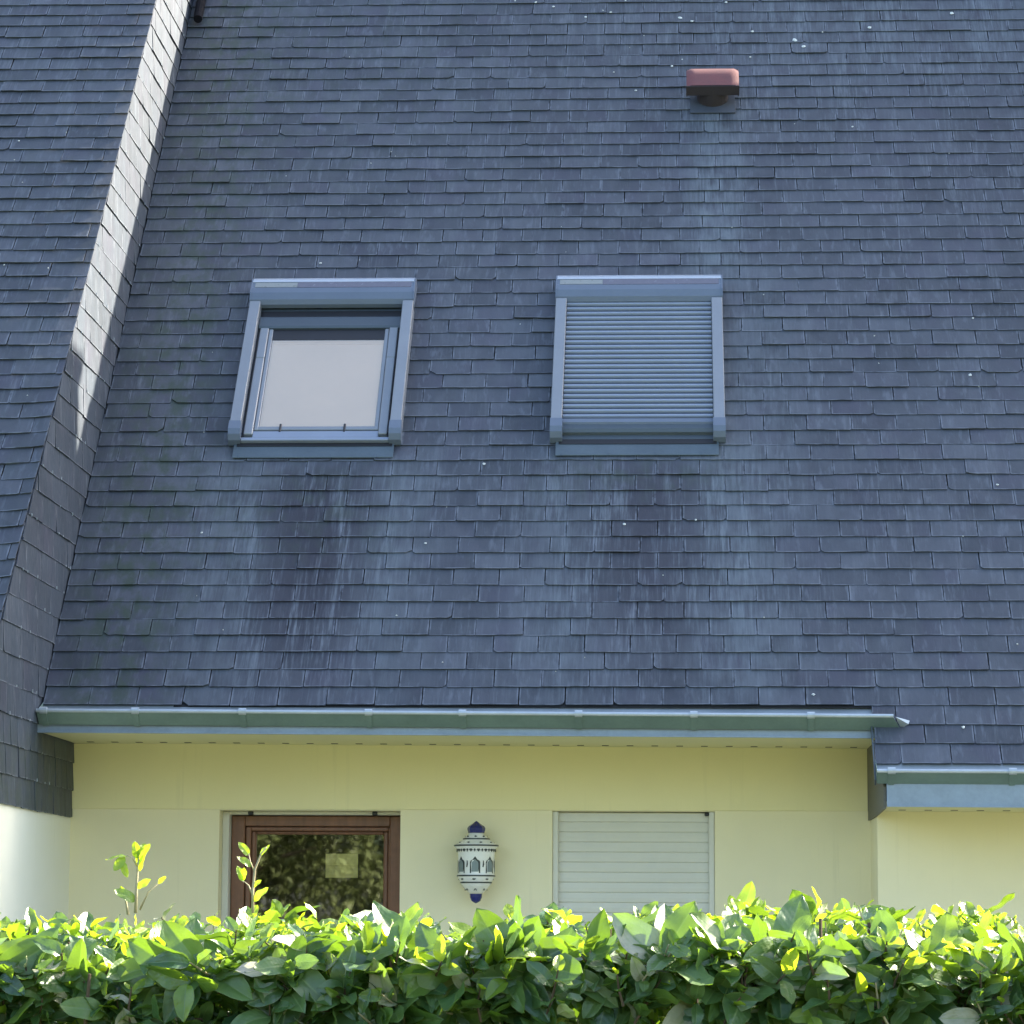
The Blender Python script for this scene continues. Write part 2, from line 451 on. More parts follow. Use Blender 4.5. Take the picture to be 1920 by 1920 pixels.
        if smooth: me.polygons.foreach_set("use_smooth", [True] * len(me.polygons))
        me.update()
        o = bpy.data.objects.new(name, me)
        COL.objects.link(o)
        if parent: o.parent = parent
        return o

def tag(o, label=None, cat=None, group=None, kind=None):
    if label: o['label'] = label
    if cat: o['category'] = cat
    if group: o['group'] = group
    if kind: o['kind'] = kind
    return o

def empty(name, loc=(0, 0, 0)):
    o = bpy.data.objects.new(name, None)
    o.location = loc; o.empty_display_size = 0.2
    COL.objects.link(o)
    return o

def relative(o, parent):
    """parent a mesh built in world coordinates to a thing whose Empty stands elsewhere"""
    o.parent = parent
    o.matrix_parent_inverse = Matrix.Translation(-parent.location)
    return o

# ------------------------------------------------------------------ ground
g = MB()
g.face([(-400, -400, 0), (400, -400, 0), (400, 400, 0), (-400, 400, 0)])
tag(g.build("lawn", 'grass'), kind='structure')
g = MB()
g.box((-8, 10.6, 0.004), (7, 14.45, 0.05))
tag(g.build("terrace", 'terrace'), kind='structure')

# ------------------------------------------------------------------ roof geometry
BE = R(48.9)
CB, SB = math.cos(BE), math.sin(BE)
Y0, Z0 = 14.174, 2.636
def RP(x, t, h=0.0):                     # main roof: x across, t up the slope, h off the plane
    return (x, Y0 + t * CB - h * SB, Z0 + t * SB + h * CB)
B2 = math.atan(1.085)
C2, S2 = math.cos(B2), math.sin(B2)
YL, ZL = 14.33, 4.08
XC = -2.925                              # plane of the slated cheek
def LP(x, t, h=0.0):                     # left, higher roof
    fl = max(0.0, 1 - (XC - x) / 0.20)
    low = max(0.0, min(1.0, (0.6 - t) / 1.0))
    h = h + 0.016 * fl * fl * low
    return (x, YL + t * C2 - h * S2, ZL + t * S2 + h * C2)
def CP(u, v, h=0.0):                     # cheek: u = world Y, v = world Z
    return (XC + h, u, v)
T_RIDGE = 6.45
YR, ZR = Y0 + T_RIDGE * CB, Z0 + T_RIDGE * SB
TL_RIDGE = 5.9
YLR, ZLR = YL + TL_RIDGE * C2, ZL + TL_RIDGE * S2

def clip(poly, planes):
    for (a, b, c) in planes:             # keep a*u+b*v+c >= 0
        out = []
        for i in range(len(poly)):
            p, q = poly[i], poly[(i + 1) % len(poly)]
            dp, dq = a * p[0] + b * p[1] + c, a * q[0] + b * q[1] + c
            if dp >= 0: out.append(p)
            if (dp >= 0) != (dq >= 0):
                k = dp / (dp - dq); out.append((p[0] + (q[0] - p[0]) * k, p[1] + (q[1] - p[1]) * k))
        poly = out
        if len(poly) < 3: return []
    return poly

def slates(mb, fn, rows, width, toner, planes=(), hb=0.0140, th=0.0060, over=0.035, rot=0.005, chips=1.0, minw=0.02):
    """rows: (v, exposure, u0, u1, shift). One thin prism per slate, overlapping the course below."""
    for (v0, ex, ua, ub, sh) in rows:
        u = ua - sh
        wob = random.uniform(-0.0015, 0.0015)
        ph = random.uniform(0, 6)
        while u < ub:
            w = width * random.uniform(0.965, 1.035)
            x0, x1 = u, u + w
            u += w
            a, b = max(x0, ua), min(x1, ub)
            if b - a < minw: continue
            gp = random.uniform(0.0018, 0.0065)
            a2, b2 = a + gp * 0.5, b - gp * 0.5
            L = ex + over
            dv = wob + random.gauss(0, 0.0012) + 0.002 * math.sin(a * 1.3 + ph)
            if random.random() < 0.02: dv -= random.uniform(0.004, 0.010)
            def corner(px, sgn):
                r = random.random()
                if r < 0.60: c = random.uniform(0.001, 0.003); return [(px, v0 + dv + c), (px + sgn * c, v0 + dv)]
                if r < 0.60 + 0.30 * chips: cu, cv = random.uniform(0.003, 0.010), random.uniform(0.002, 0.007); return [(px, v0 + dv + cv), (px + sgn * cu * .4, v0 + dv + cv * .4), (px + sgn * cu, v0 + dv)]
                if r < 0.60 + 0.36 * chips:
                    rr = random.uniform(0.012, 0.030)
                    return [(px + sgn * rr * (1 - math.cos(t)), v0 + dv + rr * (1 - math.sin(t))) for t in (0, .4, .8, 1.2, 1.57)]
                if r < 0.60 + 0.385 * chips:
                    cu, cv = random.uniform(0.012, 0.035), random.uniform(0.010, 0.03)
                    return [(px, v0 + dv + cv), (px + sgn * cu, v0 + dv)]
                return [(px, v0 + dv + 0.002), (px + sgn * 0.002, v0 + dv)]
            lc = corner(a2, 1)
            rc = corner(b2, -1)[::-1]
            mids = []
            for k in (0.28, 0.5, 0.74):
                xm = a2 + (b2 - a2) * k
                if lc[-1][0] < xm < rc[0][0]: mids.append((xm, v0 + dv + random.gauss(0, 0.0009)))
            poly = lc + mids + rc + [(b2, v0 + L), (a2, v0 + L)]
            an = random.gauss(0, rot)
            cx = (a2 + b2) / 2
            wid = b2 - a2
            poly = [(p[0] - (p[1] - v0) * an, p[1] + (p[0] - cx) * an) for p in poly]
            poly = clip(poly, planes)
            if len(poly) < 3: continue
            h1 = hb + random.gauss(0, 0.0017); h2 = 0.004 + random.uniform(0, 0.002)
            tw = random.gauss(0, 0.0015) / width
            hh = lambda p: h1 + (h2 - h1) * (p[1] - v0) / L + (p[0] - cx) * tw
            rnd = random.random()
            top = [fn(p[0], p[1], hh(p)) for p in poly]
            bot = [fn(p[0], p[1], max(hh(p) - th, 0.0012)) for p in poly]
            tone = [toner(p[0], p[1], rnd) for p in poly]
            mb.face(top, 0, tone, poly, [((p[0] - a2) / wid, (p[1] - v0 - dv)) for p in poly])
            n = len(poly)
            for i in range(n):
                j = (i + 1) % n
                if poly[i][1] > v0 + L - 0.002 and poly[j][1] > v0 + L - 0.002: continue
                mb.face([bot[i], bot[j], top[j], top[i]], 0, [tone[i], tone[j], tone[j], tone[i]], [poly[i], poly[j], poly[j], poly[i]])

def gauss(x, c, w): return math.exp(-((x - c) / w) ** 2)
def sm(a, b, x):
    k = max(0.0, min(1.0, (x - a) / (b - a))); return k * k * (3 - 2 * k)

def tone_main(x, t, r):
    moss = 0.95 * gauss(x, -2.60, 0.24) * (1 - 0.4 * sm(2, 5, t))
    moss += 0.45 * gauss(x, -1.8, 0.45) * gauss(t, 1.35, 0.35) + 0.6 * gauss(x, -0.15, 0.5) * gauss(t, 1.62, 0.12)
    moss += 0.25 * sm(2.5, 5.5, t) * (1 - sm(-2.3, 0.5, x))
    pale = 0.75 * gauss(x, 0.25, 0.13) * sm(3.0, 3.6, t) * (1 - sm(4.85, 4.98, t))
    pale += 0.30 * gauss(x, 0.40, 0.22) * sm(-0.2, 0.5, t) * (1 - sm(3.0, 3.8, t))
    for wx in (-1.8, -0.16):
        pale += 0.55 * (gauss(x, wx - 0.33, 0.20) + gauss(x, wx + 0.42, 0.16)) * sm(-0.6, 1.0, t) * (1 - sm(1.72, 1.8, t))
    pale += 0.45 * sm(4.3, 6.0, t) * sm(-1.2, 1.0, x)
    dark = 1.0 * gauss(x, -1.74, 0.30) * sm(-0.5, 0.9, t) * (1 - sm(1.60, 1.72, t))
    dark += 0.75 * gauss(x, -0.12, 0.45) * sm(-0.3, 1.1, t) * (1 - sm(1.66, 1.76, t))
    dark += 0.35 * sm(3.2, 5.5, t) * sm(-1.5, 0.5, x)
    return (r, min(1, moss), min(1, pale), min(1, dark))
def tone_left(x, t, r): return (r, 0.12, 0.0, 0.10)
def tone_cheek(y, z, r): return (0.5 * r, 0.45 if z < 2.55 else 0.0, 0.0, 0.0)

house = empty("house", (-1.0, 14.6, 0))
tag(house, "pale yellow rendered house under steep dark slate roofs with two roof windows", "house")
def H(o): return relative(o, house)

# main roof -------------------------------------------------------------
EXP = 0.1165
XR = 7.5
rows = []
for k in range(-3, int(T_RIDGE / EXP)):
    t = 0.006 + k * EXP
    if k < 0: t = 0.004 + k * 0.1225
    ua = XC + 0.012 if k >= 0 else 0.921
    rows.append((t, EXP, ua, XR, (k % 2) * 0.11 + random.uniform(-0.008, 0.008)))
mb = MB()
slates(mb, RP, rows, 0.22, tone_main)
# white lichen spots scattered over the slates
def spot(mb, x, t, r, fn=RP):
    for k in range(1):
        n = 9
        pts = []
        for i in range(n):
            a = 2 * math.pi * i / n; q = r * random.uniform(0.7, 1.2)
            pts.append((x + q * math.cos(a) * random.uniform(.9, 1.1), t + q * math.sin(a)))
        c = fn(x, t, 0.0215)
        vs = [fn(p[0], p[1], 0.0165) for p in pts] + [c]
        mb.mesh(vs, [(i, (i + 1) % n, n) for i in range(n)], 1)
for (x, t, r) in ((-0.93, 1.72, .009), (-1.19, 1.12, .007), (-0.22, 1.26, .008), (0.13, 1.29, .006), (0.66, -0.02 + .09, .008), (1.33, -.14, .008),
                  (1.62, 1.55, .007), (1.55, 2.42, .010), (1.6, 2.9, .006), (0.07, 5.88, .014), (0.14, 5.84, .009), (0.35, 6.05, .010), (-1.9, 3.42, .007),
                  (0.8, 5.55, .012), (0.75, 5.62, .016), (0.5, 5.72, .010), (-0.5, 5.9, .010), (-0.35, 5.95, .008), (1.2, 5.75, .012), (1.7, 5.9, .014),
                  (1.0, 6.1, .012), (0.6, 6.12, .01), (-.7, 6.02, .009), (-2.3, 1.2, .006), (1.05, 4.7, .007), (0.02, 5.35, .010), (0.08, 5.42, .006)):
    spot(mb, x, t, r)
for i in range(40):
    spot(mb, random.uniform(-2.7, 2.2), random.uniform(0.2, 6.2), random.uniform(.002, .0045))
for i in range(8):
    spot(mb, random.uniform(-1.0, 2.2), random.uniform(5.0, 6.2), random.uniform(.004, .009))
H(mb.build("slate_roof", ['slate', 'lichen']))
mb = MB()
mb.face([RP(XC, -0.002, 0), RP(XR, -0.002, 0), (XR, YR, ZR), (XC, YR, ZR)])
mb.face([RP(0.93, -0.365, 0), RP(XR, -0.365, 0), RP(XR, -0.002, 0), RP(0.93, -0.002, 0)])
mb.face([(XC, YR, ZR), (XR, YR, ZR), (XR, YR + 5.5, 2.2), (XC, YR + 5.5, 2.2)])
mb.box((XC, YR - 0.08, ZR - 0.03), (XR, YR + 0.08, ZR + 0.035))
H(mb.build("roof_deck", 'under'))

# left roof -------------------------------------------------------------
rows = []
k = 0
t = -2.56
while t < TL_RIDGE:
    rows.append((t, EXP, -6.0, XC + 0.012, (k % 2) * 0.11 + random.uniform(-0.012, 0.012) + 0.05)); k += 1; t += EXP
mb = MB()
slates(mb, LP, rows, 0.22, tone_left, hb=0.0165, chips=1.3, minw=0.003)
for i in range(14): spot(mb, random.uniform(-3.6, -3.0), random.uniform(-1, 2.8), random.uniform(.003, .006), LP)
o = H(mb.build("slate_roof", ['slate', 'lichen'])); o['label'] = "higher slate roof at the left"
mb = MB()
mb.face([LP(-6, -2.56), (XC - 0.01, *LP(-4, -2.56)[1:]), (XC - 0.01, YLR, ZLR), (-6, YLR, ZLR)])
mb.face([(-6, YLR, ZLR), (XC, YLR, ZLR), (XC, YLR + 6, 2.2), (-6, YLR + 6, 2.2)])
H(mb.build("roof_deck", 'under'))

# slated cheek between the two roofs ----------------------------------
mb = MB()
def yE(z): return YL + (z - ZL) / 1.085
def yV(z): return Y0 + (z - Z0) / math.tan(BE)
rows = []
k = 0; z = 2.155
while z < ZLR:
    rows.append((z, 0.133, 12.4, 20.0, (k % 2) * 0.1 + random.uniform(-.02, .02))); k += 1; z += 0.133
planes_up = [(1, -1 / 1.085, -(YL - ZL / 1.085) - 0.0), (-1, 1 / math.tan(BE), (Y0 - Z0 / math.tan(BE)) + 0.02)]
def HOOKS(mb):      # pale wire hooks that show at the tails of the cheek slates
    for r in rows:
        z = r[0]
        if z < 2.2 or z > 7: continue
        for yy in np.arange(yE(z) + 0.05, yV(z) if z > 2.6 else 14.95, 0.105):
            if random.random() < 0.22:
                yy += random.uniform(-.02, .02)
                mb.box((XC + 0.0125, yy - 0.002, z - 0.004), (XC + 0.016, yy + 0.002, z + random.uniform(0.004, 0.012)), 1)
lo_rows = [r for r in rows if r[0] < 2.60]
hi_rows = [r for r in rows if r[0] >= 2.60]
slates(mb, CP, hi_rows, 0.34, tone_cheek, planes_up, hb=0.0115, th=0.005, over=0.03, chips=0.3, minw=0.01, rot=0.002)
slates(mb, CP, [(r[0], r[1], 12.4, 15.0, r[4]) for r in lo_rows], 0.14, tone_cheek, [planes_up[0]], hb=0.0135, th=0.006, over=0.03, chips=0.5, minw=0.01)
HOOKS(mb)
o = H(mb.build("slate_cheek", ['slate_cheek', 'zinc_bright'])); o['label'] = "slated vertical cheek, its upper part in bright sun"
mb = MB()
mb.face([CP(yE(2.16) , 2.16), CP(15.1, 2.16), CP(15.1, 2.60), CP(yV(2.60), 2.60), CP(YR, ZR), CP(YR + 0.1, ZR - 0.15), CP(YLR + 3, ZLR - 3.3), CP(YLR, ZLR)])
H(mb.build("cheek_board", 'under'))

# ------------------------------------------------------------------ nantaise gutters, fascia, soffit
def sheet(prof, th=0.003):
    n = len(prof); off = []
    for i in range(n):
        a = Vector(prof[max(i - 1, 0)]); b = Vector(prof[min(i + 1, n - 1)])
        d = (b - a).normalized(); off.append((prof[i][0] - d.y * th, prof[i][1] + d.x * th))
    return list(prof) + off[::-1]
def rpyz(t, h): p = RP(0, t, h); return (p[1], p[2])
def gutter(x0, t_e, ends, hw, tw, brackets, fall):
    """ends: x of the right end at the back, the bead and the bottom"""
    xb, xf, xm = ends
    dz = lambda x: -fall * (x - x0)
    fn = lambda y, z, x: (x, y, z + dz(x))
    gm = MB()
    A, Bm, Fp = rpyz(t_e + 0.03, 0.002), rpyz(t_e - tw, 0.002), rpyz(t_e - tw, hw)
    A2 = rpyz(t_e - 0.03, 0.002)
    endx = {A: xb, A2: xb + (xf - xb) * 0.35, Bm: xm, Fp: xf}
    gm.prism(sheet([A, A2, Bm]), x0, lambda p: min((endx[k] for k in endx), default=xb) if False else (xb if p[1] > A2[1] + .001 else (xm if p[1] < A2[1] - .01 else xb + (xm - xb) * .3)), 0, fn)
    gm.prism(sheet([Bm, Fp], 0.0035), x0, lambda p: xf if p[1] > (Bm[1] + Fp[1]) / 2 else xm, 1, fn)
    # rolled bead on the lip
    c = Vector(Fp)
    ring = [(c.x + 0.009 * math.cos(a), c.y + 0.004 + 0.009 * math.sin(a)) for a in np.linspace(0, 2 * math.pi, 11)[:-1]]
    gm.prism(ring, x0 - 0.004, xf, 2, fn)
    gm.prism([A, (Bm[0], Bm[1]), Fp], x0 - 0.003, x0, 1, fn)
    g_ = H(gm.build("gutter", ['zinc', 'zinc_face', 'zinc_bright']))
    for bx in brackets:
        bm_ = MB()
        d = (Vector(Fp) - Vector(Bm)); nrm = Vector((-d.y, d.x)).normalized()
        if nrm.x > 0: nrm = -nrm
        q0 = Vector(Bm) - d * 0.02; q1 = Vector(Fp) - d * 0.05
        poly = [tuple(q0 + nrm * 0.0005), tuple(q1 + nrm * 0.0005), tuple(q1 + nrm * 0.009), tuple(q0 + nrm * 0.009)]
        bm_.prism(poly, bx - 0.013, bx + 0.013, 0, fn)
        cc = Vector(Fp) + Vector((-0.001, 0.005))
        ring = [(cc.x + 0.016 * math.cos(a), cc.y + 0.016 * math.sin(a)) for a in np.linspace(0, 2 * math.pi, 11)[:-1]]
        bm_.prism(ring, bx - 0.017, bx + 0.017, 1, fn)
        b_ = bm_.build("bracket", ['zinc_face', 'zinc_bright'])
        relative(b_, house); b_.parent = g_; b_.matrix_parent_inverse = Matrix.Identity(4)
    return g_, Fp, Bm, dz

def px2x(px, y): return None
g1, Fp, Bm, dz1 = gutter(XC + 0.02, 0.0, (0.935, 1.012, 1.05), 0.084, 0.115, (-2.875, -2.45, -1.955, -1.375, -0.945, -0.415, 0.11, 0.64), 0.005)
fl = MB()        # the little folded flap that closes the gutter on the slates
p = lambda x, yz, h=0.0: (x, yz[0], yz[1] + dz1(x) + h)
a = p(1.022, Fp); b = p(1.05, Bm, 0.004); c_ = RP(1.082, -0.135, 0.03)
c2_ = RP(1.088, -0.118, 0.035)
fl.face([a, b, c_, c2_]); fl.face([(q[0], q[1] + .003, q[2] + .001) for q in (c2_, c_, b, a)])
o = fl.build("end_flap", 'zinc_bright'); relative(o, house); o.parent = g1; o.matrix_parent_inverse = Matrix.Identity(4)
g2, Fp2, Bm2, dz2 = gutter(0.924, -0.36, (XR, XR, XR), 0.074, 0.118, (0.985, 1.52, 2.05, 2.6, 3.1), 0.003)
mb = MB()        # slate and zinc margin running down beside the step
for (ta, tb, ha, hb_) in ((-0.36, -0.13, 0.0, 0.015),):
    mb.prism([(ta - .11, -0.02), (tb, -0.02), (tb, 0.014), (ta - .11, 0.014)], 0.9135, 0.9195, 0, lambda t, h, x: RP(x, t, h))
H(mb.build("verge_trim", 'alu_dark'))

def yzbox(mb, x0, x1, y0, y1, z0, z1, fall, xs, mat=0):
    f = lambda x, y, z: (x, y, z - fall * (x - xs))
    mb.box((x0, y0, z0), (x1, y1, z1), mat, f)
mb = MB()
yzbox(mb, XC + 0.005, 0.9515, 14.115, 14.135, 2.512, 2.585, 0.005, XC)
yzbox(mb, XC + 0.005, 0.9515, 14.107, 14.115, 2.512, 2.519, 0.005, XC)      # drip lip
H(mb.build("fascia", 'fascia_zinc'))
mb = MB()
yzbox(mb, 0.9665, XR, 13.86, 13.88, 2.172, 2.276, 0.003, 0.947)
yzbox(mb, 0.9665, XR, 13.853, 13.86, 2.172, 2.179, 0.003, 0.947)
H(mb.build("fascia", 'fascia_zinc'))

def soffit(x0, x1, y0, y1, z, fall, n, yv, sp):
    mb = MB()
    yzbox(mb, x0, x1, y0, y1, z, z + 0.02, fall, x0, 0)
    o = H(mb.build("soffit", ['soffit']))
    x = x0 + 0.1
    while x < x1 - 0.05:
        zz = z - fall * (x - x0)
        mb = MB()
        mb.box((x - 0.016, yv - 0.02, zz - 0.0015), (x + 0.016, yv + 0.02, zz - 0.0002)); x += sp
        v = mb.build("vent_slot", 'dark_in'); relative(v, house); v.parent = o; v.matrix_parent_inverse = Matrix.Identity(4)
soffit(XC + 0.016, 0.9530, 14.135, 14.994, 2.516, 0.005, 0, 14.86, 0.119)
soffit(0.9665, XR, 13.88, 14.499, 2.176, 0.003, 0, 14.3, 0.119)

# ------------------------------------------------------------------ walls
def wall(name, x0, x1, z0, z1, Y, holes, depth, mat, mats2=None):
    """front face with openings and their reveals"""
    mb = MB()
    xs = sorted({x0, x1, *[h[0] for h in holes], *[h[1] for h in holes]})
    zs = sorted({z0, z1, *[h[2] for h in holes], *[h[3] for h in holes]})
    for i in range(len(xs) - 1):
        for j in range(len(zs) - 1):
            cx, cz = (xs[i] + xs[i + 1]) / 2, (zs[j] + zs[j + 1]) / 2
            if any(h[0] < cx < h[1] and h[2] < cz < h[3] for h in holes): continue
            mb.face([(xs[i], Y, zs[j]), (xs[i + 1], Y, zs[j]), (xs[i + 1], Y, zs[j + 1]), (xs[i], Y, zs[j + 1])])
    for (a, b, c, d) in holes:
        Y2 = Y + depth
        mb.face([(a, Y, c), (a, Y, d), (a, Y2, d), (a, Y2, c)])
        mb.face([(b, Y, d), (b, Y, c), (b, Y2, c), (b, Y2, d)])
        mb.face([(a, Y, d), (b, Y, d), (b, Y2, d), (a, Y2, d)])
        mb.face([(a, Y, c), (a, Y2, c), (b, Y2, c), (b, Y, c)])
    return H(mb.build(name, mat))
W1 = (-2.193, -1.308, 0.95, 2.193)
W2 = (-0.569, 0.216, 0.95, 2.193)
wall("wall", XC, 0.9655, 0.0, 2.197, 15.0, [W1, W2], 0.32, 'wall')
mb = MB()
mb.box((XC, 14.992, 2.1975), (0.9530, 15.3, 2.515))
H(mb.build("lintel_band", 'band'))
mb = MB()
mb.face([(0.9655, 15.0, 0), (0.9655, 14.5, 0), (0.9655, 14.5, 2.5), (0.9655, 15.0, 2.5)])
mb.face([(0.9655, 14.5, 0), (XR, 14.5, 0), (XR, 14.5, 2.18), (0.9655, 14.5, 2.18)])
mb.face([(XR, 14.5, 0), (XR, YR + 5.5, 0), (XR, YR + 5.5, 2.2), (XR, YR, ZR), RP(XR, -0.36)])
mb.face([(XR, YR + 5.5, 0), (-6, YR + 5.5, 0), (-6, YR + 5.5, 2.3), (XR, YR + 5.5, 2.3)])
mb.face([(-6, YR + 5.5, 0), (-6, 13.36, 0), (-6, 13.36, 2.2), LP(-6, -2.56), (-6, YLR, ZLR), (-6, YR + 5.5, 2.2)])
H(mb.build("wall", 'wall'))
mb = MB()   # side of the left block, its open light painted in as a paler render
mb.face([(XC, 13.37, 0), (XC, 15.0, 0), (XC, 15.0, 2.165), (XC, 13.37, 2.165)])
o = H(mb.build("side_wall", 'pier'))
mb = MB()
mb.bbox((-6, 13.34, 0), (XC - 0.001, 13.369, 2.2), 0.01)
H(mb.build("wall", 'wall'))
mb = MB()
mb.box((-6, LP(-4, -2.56)[1], 2.165), (XC - 0.004, 14.2, 2.185))
H(mb.build("soffit", 'soffit'))
mb = MB()
mb.box((-6, LP(-4, -2.56)[1] - 0.02, 2.10), (XC - 0.002, LP(-4, -2.56)[1], 2.20))
H(mb.build("fascia", 'fascia_zinc'))
mb = MB()   # boarding that closes the side of the lower roof
poly = [(13.885, 2.165), (14.499, 2.152), (14.99, 2.152), (14.99, 2.50), rpyz(-0.10, -0.03), rpyz(-0.36, -0.03), (13.885, 2.26)]
mb.prism([(q[0], q[1]) for q in poly], 0.9540, 0.9650, 0, lambda y, z, x: (x, y, z))
H(mb.build("step_cladding", plain("grey_cladding", (0.13, 0.125, 0.10), 0.7, 0, 0.3, 6, streak=(1, 12, 1)) if True else None))
# room behind the window
mb = MB()
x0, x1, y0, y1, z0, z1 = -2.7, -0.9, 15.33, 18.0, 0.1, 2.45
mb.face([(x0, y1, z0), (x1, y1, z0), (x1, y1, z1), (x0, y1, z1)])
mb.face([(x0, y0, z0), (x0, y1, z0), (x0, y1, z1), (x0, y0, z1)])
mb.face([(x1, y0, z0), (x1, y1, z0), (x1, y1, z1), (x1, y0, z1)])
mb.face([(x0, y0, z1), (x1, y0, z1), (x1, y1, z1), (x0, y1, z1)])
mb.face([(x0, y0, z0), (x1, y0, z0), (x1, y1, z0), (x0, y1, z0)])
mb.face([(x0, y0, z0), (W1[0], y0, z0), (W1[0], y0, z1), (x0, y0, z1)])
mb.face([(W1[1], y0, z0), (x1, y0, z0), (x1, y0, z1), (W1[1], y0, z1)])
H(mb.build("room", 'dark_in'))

# brown window -----------------------------------------------------------
def sub(o, parent):
    relative(o, house); o.parent = parent; o.matrix_parent_inverse = Matrix.Identity(4); return o
a, b, c, d = W1
YF = 15.18
fx0, fx1, fz0, fz1 = -2.158, -1.3085, 0.98, 2.172
def ring(mb, x0, x1, z0, z1, w, wt, y0, y1, bev=0.004, mat=0):
    mb.bbox((x0, y0, z0), (x0 + w, y1, z1), bev, mat)
    mb.bbox((x1 - w, y0, z0), (x1, y1, z1), bev, mat)
    mb.bbox((x0 + w, y0 + .0006, z1 - wt), (x1 - w, y1, z1), bev, mat)
    mb.bbox((x0 + w, y0 + .0006, z0), (x1 - w, y1, z0 + wt), bev, mat)
mb = MB()
ring(mb, fx0, fx1, fz0, fz1, 0.066, 0.050, YF, YF + 0.07)
wf = H(mb.build("window", 'wood'))
wf['label'] = "brown wooden window with clear glass"
mb = MB()
ring(mb, fx0 + 0.069, fx1 - 0.069 + 0.020, fz0 + 0.053, fz1 - 0.053, 0.026, 0.02, YF + 0.012, YF + 0.07, 0.004)
ring(mb, fx0 + 0.0955, fx1 - 0.0755, fz0 + 0.0735, fz1 - 0.0735, 0.024, 0.016, YF + 0.026, YF + 0.07, 0.006)
sub(mb.build("sash", 'wood'), wf)
mb = MB()
mb.face([(fx0 + .1, YF + 0.045, fz0 + .08), (fx1 - .08, YF + 0.045, fz0 + .08), (fx1 - .08, YF + 0.045, fz1 - .08), (fx0 + .1, YF + 0.045, fz1 - .08)])
sub(mb.build("pane", 'glass'), wf)
mb = MB()
mb.bbox((-2.1925, 15.10, 0.955), (-2.160, 15.20, 2.19), 0.003)
mb.bbox((-2.192, 15.12, 2.176), (-1.3085, 15.25, 2.192), 0.002)
sub(mb.build("shutter_rail", 'pvc'), wf)
for x in (-2.05, -1.44):
    mb = MB(); mb.bbox((x - 0.012, 15.06, 2.172), (x + 0.012, 15.09, 2.190), 0.003)
    sub(mb.build("shutter_stop", 'black'), wf)
card = MB()
card.bbox((-1.70, 15.262, 1.872), (-1.54, 15.268, 1.99), 0.001)
card.bbox((-1.70, 15.259, 1.930), (-1.54, 15.262, 1.936), 0.001)
tag(card.build("card", 'card'), "pale yellow card seen behind the brown window's glass", "card")

# shuttered window ---------------------------------------------------------
a, b, c, d = W2
mb = MB()
for x in (a + 0.0005, b - 0.0285):
    mb.bbox((x, 15.012, c), (x + 0.028, 15.07, d - 0.001), 0.003)
mb.bbox((a + 0.0285, 15.064, c), (b - 0.0285, 15.0695, d - 0.001), 0.001)
ws = H(mb.build("shuttered_window", 'pvc'))
ws['label'] = "window closed by a white roller shutter"
mb = MB()
z = d - 0.004
pitch = 0.0485
first = True
while z > c:
    pr = [(15.0470, z), (15.0445, z - 0.0025), (15.040, z - 0.5 * pitch), (15.041, z - 0.88 * pitch), (15.0445, z - 0.95 * pitch), (15.0470, z - pitch)]
    mb.prism(pr + [(15.060, z - pitch), (15.060, z)], a + 0.0287, b - 0.0287, 0, lambda y, zz, x: (x, y, zz))
    z -= pitch
sub(mb.build("shutter_slats", 'pvc'), ws)
mb = MB(); mb.bbox((0.168, 15.003, 2.172), (0.190, 15.035, 2.188), 0.004)
sub(mb.build("shutter_stop", 'black'), ws)

# ------------------------------------------------------------------ roof windows
def rbox(mb, x0, x1, t0, t1, h0, h1, bev=0.003, mat=0):
    mb.bbox((x0, t0, h0), (x1, t1, h1), bev, mat, RP)
def rprism(mb, prof, x0, x1, mat=0):      # prof in (t,h)
    mb.prism(prof, x0, x1, mat, lambda t, h, x: RP(x, t, h))

